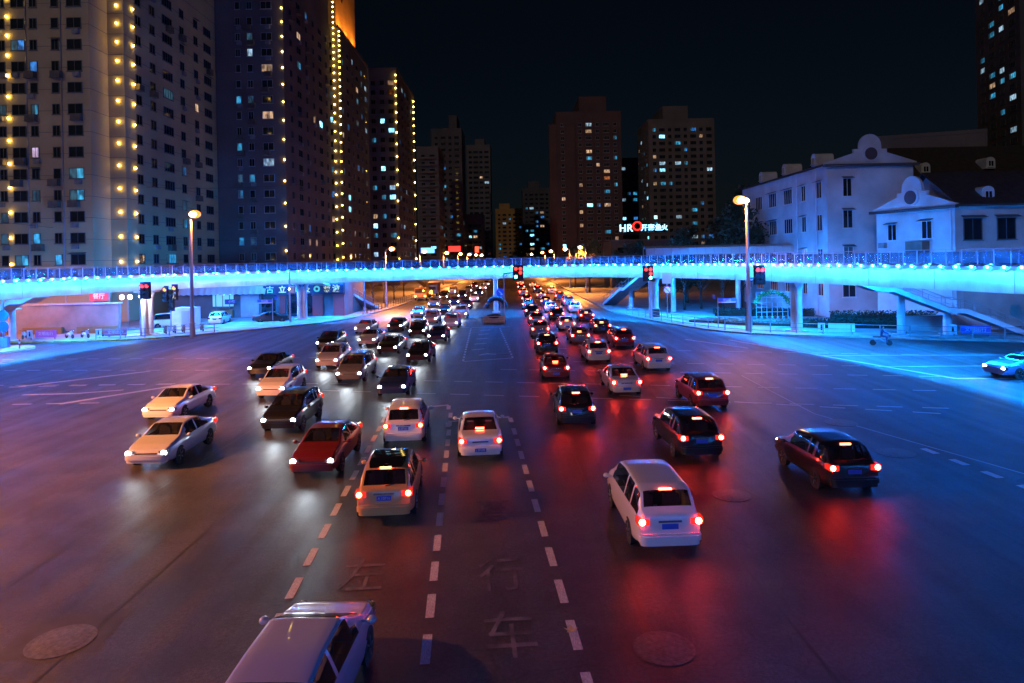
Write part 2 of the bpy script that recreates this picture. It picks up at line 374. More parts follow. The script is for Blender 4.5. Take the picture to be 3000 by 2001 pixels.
# ================================================================== FOOTBRIDGE RING
RING = [(0, -1.6), (16, .2), (27.5, 8), (32.6, 22), (31.9, 42.5), (29.6, 55.5), (26.9, 67), (23.8, 78.5), (18.6, 88), (11, 95.2), (2.5, 98.8), (-7, 99.6), (-17.5, 97.8), (-27.2, 93.6), (-36.4, 86.6), (-43.6, 76.5), (-47.3, 64), (-49, 45), (-45, 25), (-34, 9), (-18, 0)]
rp = spline([(x, y, 0) for x, y in RING], 14, True)
# resample evenly
Ls = [0.]
for a, b in zip(rp, rp[1:]+rp[:1]): Ls.append(Ls[-1]+(b-a).length)
TOT = Ls[-1]
def ring_at(s):
    s %= TOT; lo, hi = 0, len(Ls)-1
    while hi-lo > 1:
        m_ = (lo+hi)//2
        if Ls[m_] <= s: lo = m_
        else: hi = m_
    a = rp[lo]; b = rp[(lo+1) % len(rp)]; t = (s-Ls[lo])/max(1e-6, Ls[lo+1]-Ls[lo])
    p = a.lerp(b, t); d = (b-a).normalized(); return p, Vector((d.y, -d.x, 0))   # outward normal (ring runs counter-clockwise)
NS = 300
ring = [ring_at(TOT*i/NS) for i in range(NS)]
def sweep(prof, closed_prof=True):      # prof: (offset outward, z)
    mb = MB(); k = len(prof); vs = []
    for p, nrm in ring:
        for o_, z in prof: q = p + nrm*o_; vs.append((q.x, q.y, z))
    fs = []
    for i in range(NS):
        j = (i+1) % NS
        for a in range(k if closed_prof else k-1):
            b = (a+1) % k; fs.append((i*k+a, i*k+b, j*k+b, j*k+a))
    return mb.add(vs, fs)
bridge = thing('footbridge', 'ring-shaped white steel footbridge washed in bright blue light over the junction', 'footbridge')
sweep([(0, 5.10), (0, 6.62), (.12, 6.62), (.12, 5.10)]).build('girder', white_steel, bridge, smooth=True, angle=40)
sweep([(2.6, 5.10), (2.6, 6.62), (2.72, 6.62), (2.72, 5.10)]).build('girder', white_steel, bridge, smooth=True, angle=40)
sweep([(-.69, 6.56), (-.69, 6.86), (3.38, 6.86), (3.38, 6.72), (-.64, 6.72), (-.64, 6.56)]).build('deck', white_steel, bridge, smooth=True, angle=40)
sweep([(-.50, 6.65), (-.50, 6.70), (-.58, 6.70), (-.58, 6.65)]).build('wall_wash_strip', wash_blue, bridge)
sweep([(3.22, 6.65), (3.22, 6.70), (3.30, 6.70), (3.30, 6.65)]).build('wall_wash_strip', wash_out, bridge)
sweep([(1.86, 6.42), (1.86, 6.48), (2.0, 6.48), (2.0, 6.42)]).build('soffit_light_strip', led_blue, bridge)
sweep([(-.26, 7.96), (-.26, 8.01), (-.18, 8.01), (-.18, 7.96)]).build('handrail', grey_steel, bridge, smooth=True, angle=40)
sweep([(2.90, 7.96), (2.90, 8.01), (2.98, 8.01), (2.98, 7.96)]).build('handrail', grey_steel, bridge, smooth=True, angle=40)
post_me = MB().box((0, 0, .56), (.075, .05, 1.1)).box((0, 0, .03), (.14, .12, .06)).mesh('railing_post', mat('post_steel', (.62, .60, .62), .3, .4))
star_me = MB().sphere((0, 0, 0), .085, 8, 6).mesh('deck_edge_lamp', led_star, True)
pan_me = MB().box((0, 0, .53), (1.22, .02, .84)).mesh('glass_panel', panel_glass)
N1 = int(TOT/1.33)
fit_me = MB().box((0, -.1, -.02), (.22, .16, .16)).bar((0, -.02, .06), (0, .3, .12), .03, .03).mesh('light_fitting', dark_steel)
seam_me = MB().box((0, 0, 5.86), (.03, .03, 1.48)).mesh('girder_seam', grey_steel)
for i in range(N1):
    p, nrm = ring_at(TOT*i/N1); ang = math.atan2(nrm.y, nrm.x)+math.pi/2
    if p.y < 20 or abs(p.x) > .80*p.y+4:
        if i % 2 == 0:
            q = p-nrm*.72; put('deck_edge_lamp', star_me, bridge, (q.x, q.y, 6.80))
        continue
    q = p-nrm*.72; put('deck_edge_lamp', star_me, bridge, (q.x, q.y, 6.80))
    q = p-nrm*.22; put('railing_post', post_me, bridge, (q.x, q.y, 6.86), ang)
    p2, n2 = ring_at(TOT*(i+.5)/N1); a2 = math.atan2(n2.y, n2.x)+math.pi/2
    q = p2-n2*.22; put('glass_panel', pan_me, bridge, (q.x, q.y, 6.86), a2)
    if i % 2 == 0:
        q = p+nrm*2.94; put('railing_post', post_me, bridge, (q.x, q.y, 6.86), ang); q = p+nrm*3.44; put('deck_edge_lamp', star_me, bridge, (q.x, q.y, 6.80))
        q = p2+n2*2.94; put('glass_panel', pan_me, bridge, (q.x, q.y, 6.86), a2, (2.05, 1, 1))
    q = p-nrm*.60; put('light_fitting', fit_me, bridge, (q.x, q.y, 6.6), ang)
    if i % 5 == 0:
        q = p-nrm*.012; put('girder_seam', seam_me, bridge, (q.x, q.y, 0), ang)
def pier(x, y, top=5.1, wd=.95, ang=0., forked=True):
    mb = MB()
    if forked:
        for s in (-1, 1):
            pts = [(s*wd*.36, 0, 0), (s*wd*.36, 0, 3.3), (s*wd*.42, 0, 4.3), (s*wd*.8, 0, top)]
            mb.tube(pts, [.34, .33, .30, .20], 12)
        mb.box((0, 0, .12), (wd*1.9, 1.3, .24)).box((0, 0, top-.06), (wd*2.6, .8, .16)).box((0, 0, 2.4), (.5, .34, 4.2))
    else:
        mb.tube([(0, 0, 0), (0, 0, top)], [.36, .34], 16).box((0, 0, .1), (1.1, 1.1, .2)).box((0, 0, top-.05), (1.0, 1.6, .14))
    o = mb.build('pier', white_steel, bridge, smooth=True, angle=40); o.location = (x, y, 0); o.rotation_euler = (0, 0, ang); return o
pier(-41.6, 77.6, 5.1, 1.0, R(55)); pier(-29.2, 94.6, 5.1, 1.0, R(30)); pier(-2.5, 100.6, 5.1, .7, 0, False)
pier(18.6, 90.2, 5.1, 1.0, R(-45)); pier(28.3, 68.2, 5.1, 1.0, R(-75)); pier(33.6, 30, 5.1, 1.0, R(90)); pier(-49.4, 52, 5.1, 1., R(90))

def staircase(a, b, wd, landings, glow=False):
    """a: top (x,y,z), b: foot; straight flight with stringers, treads, railing; landings: fractions along the way"""
    a = Vector(a); b = Vector(b); h = Vector((b.x-a.x, b.y-a.y, 0)); L = h.length; u = h/L; sd = Vector((-u.y, u.x, 0))
    land = 1.3; run = L-land*len(landings); pts = []; s = 0.; z = a.z; k = 0; prev = 0
    pts.append((0, a.z))
    for fr in landings:
        s1 = prev+run*(fr if k == 0 else fr-landings[k-1]); z1 = a.z+(b.z-a.z)*fr
        pts.append((s1, z1)); pts.append((s1+land, z1)); prev = s1+land; k += 1
    pts.append((L, b.z))
    st = put('staircase', None, bridge, (0, 0, 0))
    for sg in (-1, 1):
        mb = MB()
        for (s0, z0), (s1, z1) in zip(pts, pts[1:]):
            mb.bar(a*0+Vector((a.x, a.y, z0))+u*s0+sd*sg*wd/2, Vector((a.x, a.y, z1))+u*s1+sd*sg*wd/2, .14, .42)
        mb.build('stringer', white_steel, st)
        mb = MB()
        for (s0, z0), (s1, z1) in zip(pts, pts[1:]):
            for dz, r_ in ((1.05, .035), (.55, .02), (.3, .02)):
                mb.tube([Vector((a.x, a.y, z0+dz))+u*s0+sd*sg*wd/2, Vector((a.x, a.y, z1+dz))+u*s1+sd*sg*wd/2], r_, 6)
        mb.build('handrail', grey_steel, st)
        pm = MB().box((0, 0, .52), (.06, .06, 1.05)).mesh('railing_post', grey_steel)
        for (s0, z0), (s1, z1) in zip(pts, pts[1:]):
            n = max(1, int((s1-s0)/1.3))
            for q in range(n):
                t = (q+.5)/n; p = Vector((a.x, a.y, z0+(z1-z0)*t))+u*(s0+(s1-s0)*t)+sd*sg*wd/2
                put('railing_post', pm, st, p)
    tm = MB().box((0, 0, 0), (.30, wd-.16, .05)).mesh('tread', concrete)
    for (s0, z0), (s1, z1) in zip(pts, pts[1:]):
        n = max(1, int(abs(z1-z0)/.17)) if abs(z1-z0) > .01 else 4
        for q in range(n):
            t = (q+.5)/n; p = Vector((a.x, a.y, z0+(z1-z0)*t))+u*(s0+(s1-s0)*t)
            put('tread', tm, st, p, math.atan2(u.y, u.x))
    mb = MB()
    for (s0, z0), (s1, z1) in zip(pts, pts[1:]):
        mb.bar(Vector((a.x, a.y, z0-.17))+u*s0, Vector((a.x, a.y, z1-.17))+u*s1, wd-.16, .06)
    mb.build('soffit_plate', white_steel, st)
    return st
staircase((31.0, 63.6, 5.5), (46.2, 62.0, .2), 2.3, (.2, .58))
pier(36.3, 63.9, 4.2, 1., 0, False); pier(40.3, 63.4, 2.6, 1., 0, False)
staircase((-49.0, 71.8, 5.4), (-61, 72.6, .2), 2.2, (.18,)); pier(-54.6, 74.4, 3.6, 1., 0, False)
staircase((-28.4, 97.4, 5.4), (-22.9, 112.5, .2), 2.0, (.45,)); pier(-26.2, 103.5, 3.0, 1., 0, False)
staircase((18.6, 93.6, 5.4), (15.6, 111, .2), 2.0, (.45,)); pier(17.6, 101.5, 3.0, 1., 0, False)

# glazed canopy of the branch walkway behind the right arm
can = thing('glazed_canopy', 'long pale glazed canopy above the right part of the footbridge', 'canopy')
def canopy(x0, y0, x1, y1, n):
    a = Vector((x0, y0, 0)); b = Vector((x1, y1, 0)); u = (b-a)/n; L = u.length; ang = math.atan2(u.y, u.x)
    pm = MB()
    pm.add([(-L/2+.04, -1.5, 8.05), (L/2-.04, -1.5, 8.05), (L/2-.04, -1.1, 8.95), (-L/2+.04, -1.1, 8.95), (L/2-.04, .3, 9.25), (-L/2+.04, .3, 9.25), (L/2-.04, 1.5, 8.9), (-L/2+.04, 1.5, 8.9)], [(0, 1, 2, 3), (3, 2, 4, 5), (5, 4, 6, 7)])
    pme = pm.mesh('canopy_pane', canopy_glass)
    rib = MB().tube([(0, -1.52, 5.2), (0, -1.52, 8.05), (0, -1.12, 8.97), (0, .3, 9.28), (0, 1.52, 8.92), (0, 1.52, 5.2)], .045, 6).mesh('canopy_rib', grey_steel)
    for i in range(n):
        p = a+u*(i+.5); put('canopy_pane', pme, can, (p.x, p.y, 0), ang); p = a+u*i; put('canopy_rib', rib, can, (p.x, p.y, 0), ang)
    MB().bar(a+Vector((0, 0, 6.5)), b+Vector((0, 0, 6.5)), 3.2, .5).build('walkway_deck', concrete, can)
    for t in (.15, .5, .85): p = a.lerp(b, t); MB().tube([(p.x, p.y, 0), (p.x, p.y, 6.3)], .35, 12).build('column', white_steel, can)
canopy(18.4, 94.5, 43.5, 93.0, 22)

# ================================================================== BUILDINGS
WCACHE = {}
def window_mesh(wd, h, kind, frame, mull=1):
    key = (round(wd, 2), round(h, 2), kind, frame.name, mull)
    if key in WCACHE: return WCACHE[key]
    mb = MB(); t = .06; d = .09
    mb.cur = 0
    for (cx, cz, sx, sz) in ((0, h/2-t/2, wd, t), (0, -h/2+t/2, wd, t), (-wd/2+t/2, 0, t, h-2*t), (wd/2-t/2, 0, t, h-2*t)):
        mb.box((cx, -d/2, cz), (sx, d, sz))
    for k in range(mull):
        mb.box((-wd/2+wd*(k+1)/(mull+1), -d/2+.012, 0), (.05, d-.02, h-2*t))
    mb.box((0, -.09, -h/2-.045), (wd+.16, .2, .07))
    mb.cur = 1
    y = -.025
    n = mull+1
    for k in range(n):
        mb.cur = 1 if (kind is None or not (n > 1 and k == 0 and kind in ('cyan', 'blue'))) else 2
        x0 = -wd/2+wd*k/n; x1 = -wd/2+wd*(k+1)/n
        mb.add([(x0, y, -h/2), (x1, y, -h/2), (x1, y, h/2), (x0, y, h/2)], [(0, 1, 2, 3)])
    me = mb.mesh('window', [frame, lit[kind] if kind else glass_dark, lit['dimc'] if kind else glass_dark])
    WCACHE[key] = me; return me
KINDS = ['cyan', 'cyan', 'blue', 'white', 'warm', 'dimc', 'dimc', 'cyan', 'blue', 'white', 'warm', 'hot']
ac_me = MB().box((0, -.22, 0), (.85, .4, .6)).lathe([(.2, -.44), (.2, -.425)], 10, (.1, 0, 0), 'Y').mesh('air_conditioner', mat('ac_shell', (.30, .28, .26), .6, noise=(2, .4)))
cage_me = MB().box((0, -.36, 0), (1.3, .72, .85)).box((0, -.38, -.46), (1.45, .8, .06)).mesh('balcony_cage', mat('cage_metal', (.16, .12, .09), .7, noise=(2, .4)))
awn_me = MB().add([(-1, 0, .12), (1, 0, .12), (1.05, -.6, -.1), (-1.05, -.6, -.1), (-1, 0, .08), (1, 0, .08), (1.05, -.6, -.14), (-1.05, -.6, -.14)],
    [(0, 3, 2, 1), (4, 5, 6, 7), (3, 7, 6, 2), (0, 1, 5, 4), (0, 4, 7, 3), (1, 2, 6, 5)]).mesh('awning', mat('awning_sheet', (.10, .10, .11), .6))
def facade(b, p0, p1, cols, rows, h, plit, frame=frame_d, rng=None, kinds=None, ac=0., awn=0.):
    """windows on the wall p0->p1 (seen from outside, left to right)"""
    rng = rng or random
    p0 = Vector((*p0, 0)); p1 = Vector((*p1, 0)); u = (p1-p0).normalized(); ang = math.atan2(u.y, u.x)
    nrm = Vector((u.y, -u.x, 0))
    for z in rows:
        for (s, wd) in cols:
            k = rng.choice(kinds or KINDS) if rng.random() < plit else None
            mull = 3 if wd > 2.4 else (1 if wd > 1.2 else (1 if rng.random() < .6 else 0))
            p = p0+u*s+nrm*.004
            put('window', window_mesh(wd, h, k, frame, mull), b, (p.x, p.y, z), ang)
            r = rng.random()
            if r < ac:
                q = p+u*rng.choice((-.3, .3)); me = ac_me if rng.random() < .5 else cage_me
                put('air_conditioner' if me is ac_me else 'balcony_cage', me, b, (q.x, q.y, z-h/2-.48), ang)
            elif r < ac+awn:
                put('awning', awn_me, b, (p.x, p.y, z+h/2+.12), ang, (wd/2+.1, 1, 1))
def shell(b, poly, H, m, name='wall', z0=0., bands=None, bandm=None, parapet=.8):
    o = MB().prism(poly, z0, H).build(name, m, b)
    if bands:
        mb = MB(); n = len(poly)
        for z in bands:
            for i in range(n):
                a = Vector((*poly[i], z)); c = Vector((*poly[(i+1) % n], z)); nrm = Vector((c.y-a.y, a.x-c.x, 0)).normalized()*.012
                mb.bar(a+nrm, c+nrm, .03, .05)
        mb.build('floor_joint', bandm or frame_d, b)
    if parapet:
        mb = MB(); n = len(poly)
        for i in range(n):
            a = Vector((*poly[i], H+parapet/2)); c = Vector((*poly[(i+1) % n], H+parapet/2)); d = (c-a).normalized()
            mb.bar(a+d*.13, c-d*.13, .24, parapet)
        mb.build('parapet', m, b)
    return o
bulb_me = MB().sphere((0, 0, 0), .15, 8, 5).box((0, .12, 0), (.05, .2, .05)).mesh('string_bulb', str_y, True)
def bulbs(b, x, y, z0, z1, d0, d1, scale=1.):
    z = z0; 
    while z < z1:
        put('string_bulb', bulb_me, b, (x, y, z), 0, (scale,)*3)
        t = (z-z0)/(z1-z0); z += d0+(d1-d0)*t
def rect(x0, y0, x1, y1): return [(x0, y0), (x1, y0), (x1, y1), (x0, y1)]
def spread(n, L, wd, m=1.2): return [(m+(L-2*m)*(i+.5)/n, wd if isinstance(wd, (int, float)) else wd[i % len(wd)]) for i in range(n)]
def rowsz(n, z0, dz): return [z0+dz*i for i in range(n)]

# T1: nearest tower on the left
rg = random.Random(11)
t1 = thing('apartment_tower', 'nearest beige apartment tower at the left edge with air conditioners and corner bulbs', 'apartment tower', (0, 0, 0), 0, 'apartment towers along the left side')
P1 = [(-95, 92), (-56.4, 92), (-56.4, 96.2), (-54.1, 96.2), (-54.1, 136), (-95, 136)]
fl = [3.0+2.9*i for i in range(24)]
shell(t1, P1, 74, beige, bands=fl[1:19])
facade(t1, (-95, 92), (-56.4, 92), [(26.8, 1.0), (29.0, 1.85), (31.1, 1.0), (34.0, 1.0), (36.6, 2.0), (23.4, 1.85), (20.0, 1.0)], rowsz(16, 6.1, 2.9), 1.42, .30, frame_d, rg, ['cyan', 'cyan', 'white', 'warm', 'dimc', 'pink', 'blue'], ac=.42, awn=.06)
facade(t1, (-54.1, 96.2), (-54.1, 136), [(3.6, 1.5), (7.6, 1.5), (12.2, 3.0), (17.0, 1.4), (22.0, 1.4), (26.5, 2.8), (31.5, 1.3), (36.5, 1.3)], rowsz(16, 6.1, 2.9), 1.42, .10, frame_d, rg, ['warm', 'warm', 'dimc', 'cyan', 'blue'], ac=.30, awn=.05)
for x in (-64.9, -60.2): MB().tube([(x, 91.93, .2), (x, 91.93, 60)], .07, 6).build('drain_pipe', grey_steel, t1)
bulbs(t1, -67.35, 91.8, 8.5, 46, 3.55, 2.35); bulbs(t1, -55.0, 96.0, 8.6, 46, 3.55, 2.4); bulbs(t1, -53.9, 98.3, 8.6, 46, 3.5, 2.5)
# T2
rg = random.Random(12)
t2 = thing('apartment_tower', 'brown apartment tower with one string of yellow bulbs down its corner, second from the left', 'apartment tower', (0, 0, 0), 0, 'apartment towers along the left side')
shell(t2, rect(-54, 126, -41.4, 158), 70, brownw, bands=rowsz(20, 5.8, 2.9))
facade(t2, (-54, 126), (-41.4, 126), [(4.2, .9), (6.4, 1.0), (9.5, 2.0)], rowsz(19, 6.3, 2.9), 1.4, .30, frame_w, rg, ['cyan', 'cyan', 'warm', 'dimc', 'white'], ac=.35)
facade(t2, (-41.4, 126), (-41.4, 158), [(4, 1.3), (9, 2.4), (14, 1.3), (19, 1.3), (24, 2.4), (29, 1.3)], rowsz(19, 6.3, 2.9), 1.4, .12, frame_d, rg, None, ac=.25)
bulbs(t2, -41.6, 125.85, 10.2, 58, 4.5, 2.3)
# T3 with floodlit orange crown
rg = random.Random(13)
t3 = thing('apartment_tower', 'tall dark tower with floodlit orange roof crown and two yellow bulb strings', 'apartment tower', (0, 0, 0), 0, 'apartment towers along the left side')
shell(t3, rect(-58, 162, -40.4, 196), 63.5, brownw)
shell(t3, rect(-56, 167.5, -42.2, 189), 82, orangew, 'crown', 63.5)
MB().box((-42.1, 174, 74.5), (.2, .9, 1.1)).build('crown_vent', black, t3)
for yy in (171, 178, 185):
    MB().box((-40.9, yy, 64.5), (.3, .5, .3)).build('floodlight', black, t3)
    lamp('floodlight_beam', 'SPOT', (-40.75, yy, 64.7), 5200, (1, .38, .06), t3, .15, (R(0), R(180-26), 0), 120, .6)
facade(t3, (-40.4, 162), (-40.4, 196), spread(6, 34, (1.3, 2.4)), rowsz(19, 6.3, 2.95), 1.4, .20, frame_d, rg)
facade(t3, (-46, 162), (-40.4, 162), [(3.6, 1.3)], rowsz(19, 6.3, 2.95), 1.4, .1, frame_d, rg)
bulbs(t3, -41.3, 161.7, 8.5, 72, 3.3, 1.0, 1.15); bulbs(t3, -40.1, 162.4, 9, 63.5, 3.3, 1.0, 1.15)
# T4
rg = random.Random(14)
t4 = thing('apartment_tower', 'flat topped tower with two yellow bulb strings, fourth from the left', 'apartment tower', (0, 0, 0), 0, 'apartment towers along the left side')
shell(t4, rect(-44.5, 215, -35.3, 254), 68, brownw)
facade(t4, (-44.5, 215), (-35.3, 215), spread(3, 9.2, (1.4, 1.4, 1.9), .4), rowsz(20, 7, 3.0), 1.5, .22, frame_d, rg, ['cyan', 'hot', 'blue', 'white', 'cyan', 'warm'])
facade(t4, (-35.3, 215), (-35.3, 254), spread(6, 39, (1.4, 2.6)), rowsz(20, 7, 3.0), 1.5, .13, frame_d, rg, ['cyan', 'blue', 'white', 'cyan'])
bulbs(t4, -35.5, 214.7, 8.5, 67.5, 6.6, 1.7, 1.5); bulbs(t4, -35.0, 250, 8.5, 67, 6.6, 1.7, 1.7)
def simple_tower(label, x0, y0, x1, y1, H, m, cols, rows, dz, plit, seed, side=None, pent=None, group=None, kinds=None, wd=1.6, h=1.5, frame=frame_d, balconies=False, name='apartment_tower', rot=0.):
    g = random.Random(seed)
    cxm, cym = (x0+x1)/2, (y0+y1)/2
    b = thing(name, label, 'apartment tower' if name == 'apartment_tower' else 'apartment block', (cxm, cym, 0), rot, group)
    X0, X1, Y0, Y1 = x0-cxm, x1-cxm, y0-cym, y1-cym
    shell(b, rect(X0, Y0, X1, Y1), H, m)
    if pent: shell(b, rect(pent[0]-cxm, Y0+2, pent[1]-cxm, Y1-2), pent[2], m, 'penthouse', H)
    n = int((H-rows)/dz)
    facade(b, (X0, Y0), (X1, Y0), spread(cols, X1-X0, wd if isinstance(wd, tuple) else (wd, wd*1.5), .8), rowsz(n, rows, dz), h, plit, frame, g, kinds)
    if side == 'R': facade(b, (X1, Y0), (X1, Y1), spread(max(2, int((Y1-Y0)/6)), Y1-Y0, wd), rowsz(n, rows, dz), h, plit, frame, g, kinds)
    if side == 'L': facade(b, (X0, Y1), (X0, Y0), spread(max(2, int((Y1-Y0)/6)), Y1-Y0, wd), rowsz(n, rows, dz), h, plit, frame, g, kinds)
    if balconies:
        sl = MB()
        for z in rowsz(n, rows-1.3, dz):
            sl2 = []
            for k in range(9): t = k/8; sl2.append((X0+(X1-X0)*t, Y0-.1-1.6*math.sin(math.pi*t)))
            sl.prism(sl2, z, z+.9)
        sl.build('balcony', m, b)
    # pilaster strips
    mb = MB()
    for k in range(cols+1):
        x = X0+.15+(X1-X0-.3)*k/cols; mb.box((x, Y0-.07, H/2), (.35, .14, H-.2))
    mb.build('pilaster', m, b)
    return b
G1 = 'distant towers behind the footbridge'; CB = ['cyan', 'blue', 'hot', 'white', 'cyan', 'warm', 'blue']
simple_tower('dim tower with curved white balconies right of the bulb-strung towers', -41, 300, -31.5, 325, 57, greyw, 2, 7, 3.1, .10, 21, 'R', None, G1, CB, balconies=True)
simple_tower('dark slab tower with mast-like core behind the curved balconies', -40, 348, -24.5, 372, 74, darkw, 4, 8, 3.1, .08, 22, 'R', (-31, -27, 81), G1, CB)
simple_tower('dim purple tower beside the far end of the avenue', -27.5, 430, -12.5, 455, 79, greyw, 4, 8, 3.2, .05, 23, None, (-22, -16, 83), G1, CB, wd=2.)
simple_tower('low pale block at the foot of the dim purple tower', -26, 395, -16, 412, 33, brownw, 3, 8, 3.2, .18, 24, 'R', None, G1, CB)
simple_tower('lowest ochre block closing the view down the avenue', -12, 520, 13.5, 545, 45, orangew, 6, 9, 3.2, .12, 25, None, (-9, -1, 49), G1, CB, wd=1.8)
simple_tower('dark block with scattered lights right of the ochre block', 8, 470, 31, 500, 55, darkw, 6, 8, 3.1, .18, 26, None, (12, 20, 60), G1, CB, wd=1.8)
t7 = simple_tower('tall red-brown tower with stepped roof right of the avenue', 20.5, 300, 49, 330, 71, redw, 7, 7, 2.95, .17, 27, 'L', (31, 43, 78), G1, ['cyan', 'blue', 'white', 'warm', 'orange', 'cyan', 'hot', 'warm'], wd=(1.5, 2.6), frame=frame_w)
shell(t7, [(-17.2, -12), (-14.3, -14.6), (-6, -15.6), (-6, -14.9), (-14.0, -13.5), (-17.2, -8)], 66, redw, 'wing')
simple_tower('narrow dark slab between the two right-hand towers', 51, 340, 64, 362, 56, darkw, 4, 8, 3.1, .22, 28, None, None, G1, CB)
simple_tower('brown tower with rooftop lights above the dark trees', 61, 300, 90, 326, 67, brownw, 8, 7, 2.95, .18, 29, 'L', (68, 79, 73), G1, CB, wd=(1.5, 2.6))
simple_tower('dark tower cut by the right edge of the picture', 137, 175, 180, 200, 92, darkw, 9, 8, 2.9, .24, 30, 'L', None, None, ['cyan', 'cyan', 'warm', 'white'], wd=(2.6, 3.4), rot=R(-12))
simple_tower('long apartment block with lit stair windows behind the white houses', 84, 150, 106, 166, 33, greyw, 6, 8, 3.0, .30, 31, 'L', None, None, ['cyan', 'cyan', 'warm', 'white'], wd=(1.8, 2.8), name='apartment_block', rot=R(-20))

# ---- white houses on the right
def gable_house(label, x0, x1, y0, y1, eave, ridge, m, windows, seed, crest=True, side=None, dorm=(), front_gable=True, roof_over=.5, loc=(0, 0, 0), rot=0.):
    g = random.Random(seed); b = thing('gabled_house', label, 'house', loc, rot)
    xm = (x0+x1)/2
    MB().prism(rect(x0, y0, x1, y1), 0, eave).build('wall', m, b)
    # gable wall with shoulders and a rounded crest
    pts = [(x0-.35, eave), (x1+.35, eave), (x1+.35, eave+.25)]
    hw = (x1-x0)/2+.35; sh = .30
    if crest:
        prof = [(hw*.36, ridge-.7), (hw*.36, ridge-.25), (hw*.24, ridge-.25), (hw*.24, ridge+.1)]
        arc = [(hw*.24*math.cos(t), ridge+.1+hw*.26*math.sin(t)) for t in [math.pi*k/10 for k in range(1, 10)]]
        gp = pts + [(xm+a, c) for a, c in prof] + [(xm+a, c) for a, c in arc] + [(xm-a, c) for a, c in reversed(prof)] + [(x0-.35, eave+.25)]
    else:
        gp = pts + [(xm, ridge)] + [(x0-.35, eave+.25)]
    n = len(gp); mb = MB()
    mb.add([(x, y0-.16, z) for x, z in gp]+[(x, y0+.18, z) for x, z in gp], [tuple(range(n)), tuple(reversed(range(n, 2*n)))]+[(i, n+i, n+(i+1) % n, (i+1) % n) for i in range(n)])
    mb.build('gable', m, b)
    MB().bar((x0-.5, y0-.3, eave-.08), (x1+.5, y0-.3, eave-.08), .5, .3).build('cornice', mat('cornice_grey', (.07, .065, .07), .8), b)
    if crest:
        zc = eave+(ridge-eave)*.60
        ring_ = MB().lathe([(.72, -.05), (.98, -.05), (.98, .2), (.72, .2)], 24, (xm, y0-.28, zc), 'Y')
        ring_.build('round_window_surround', m, b, True, 40)
        MB().lathe([(.74, -.02), (.74, .04)], 24, (xm, y0-.37, zc), 'Y').build('round_window', mat('round_glass', (.07, .055, .06), .5), b)
    rb = MB(); ov = roof_over; rz = ridge-.75 if crest else ridge-.1
    for s in (-1, 1):
        xe = xm+s*((x1-x0)/2+ov)
        vs = [(xe, y0+.2, eave-.02), (xe, y1+ov, eave-.02), (xm, y1+ov, rz), (xm, y0+.2, rz), (xe, y0+.2, eave+.14), (xe, y1+ov, eave+.14), (xm, y1+ov, rz+.16), (xm, y0+.2, rz+.16)]
        rb.add(vs, [(0, 1, 2, 3), (7, 6, 5, 4), (0, 4, 5, 1), (1, 5, 6, 2), (0, 3, 7, 4)])
    rf = rb.build('roof', roof_m, b)
    MB().add([(x0, y1, eave), (x1, y1, eave), (xm, y1, rz)], [(2, 1, 0)]).build('rear_gable', m, b)
    for (s, z, wd, h, k) in windows:
        put('window', window_mesh(wd, h, k, frame_h, 1), b, (x0+s, y0-.004, z))
        put('awning', awn_me, b, (x0+s, y0, z+h/2+.12), 0, (wd/2+.12, 1, 1))
    if side:
        face, cols, rows, h = side
        if face == 'L': facade(b, (x0, y1), (x0, y0), cols, rows, h, .14, frame_h, g, ['dimc', 'cyan', 'warm'], 0, .5)
        else: facade(b, (x1, y0), (x1, y1), cols, rows, h, .1, frame_w, g)
    for (dx, dy, dz, face) in dorm:
        dormer(b, dx, dy, dz, face, m)
    return b
def dormer(b, x, y, z, ang, m):
    d = put('dormer', None, b, (x, y, z), ang)
    arc = [(.62*math.cos(t), .55+.55*math.sin(t)) for t in [math.pi*k/8 for k in range(9)]]
    gp = [(-.62, -.5), (.62, -.5)]+arc; n = len(gp); mb = MB()
    mb.add([(x_, -.15, z_) for x_, z_ in gp]+[(x_, 2.2, z_) for x_, z_ in gp], [tuple(range(n)), tuple(reversed(range(n, 2*n)))]+[(i, n+i, n+(i+1) % n, (i+1) % n) for i in range(n)])
    mb.build('dormer_body', m, d)
    put('window', window_mesh(.8, .85, None, frame_h, 1), d, (0, -.16, .18))
wz = [(5.4), (8.6), (12.0), (15.6)]
h1 = gable_house('tall white gabled house with round window, nearest the orange street lamp', 38.0, 48.4, 82, 112, 18.4, 20.5, stucco,
    [(2.4, 15.7, 1.1, 2.2, None), (2.4, 11.9, 1.2, 2.2, None), (2.4, 7.6, 1.2, 2.0, 'dimc'), (2.4, 3.6, 1.6, 2.2, None), (7.8, 2.8, 1.6, 2.2, None)], 41,
    True, ('L', [(3, 1.6), (7.5, 2.8), (13, 2.8), (18.5, 2.8), (23.5, 1.3), (28, 1.4)], [3.6, 7.4, 11.6, 15.6], 2.0),
    [(39.0, 87.5, 19.5, R(-90)), (39.0, 97, 19.5, R(-90)), (39.0, 106, 19.5, R(-90))])
for k, (x, y) in enumerate(((37.8, 84.6), (37.8, 90.3))): MB().tube([(x, y, .2), (x, y, 18)], .07, 6).build('drain_pipe', white_steel, h1)
h2 = gable_house('small white gabled house with round window in front of the tall one', -4.9, 4.9, 0, 9, 12.4, 14.5, stucco,
    [(2.2, 10.0, 1.2, 1.8, None), (6.6, 10.1, 1.3, 1.9, None), (2.2, 5.4, 1.4, 1.9, None), (6.8, 5.4, 1.4, 1.9, None)], 42, True, None, (), loc=(43.2, 73.4, 0), rot=R(-72.7))
put('air_conditioner', cage_me, h2, (.9, 0, 8.2), 0, (1.6, 1.4, 1.7)); put('air_conditioner', ac_me, h2, (-3.9, 0, 8.6))
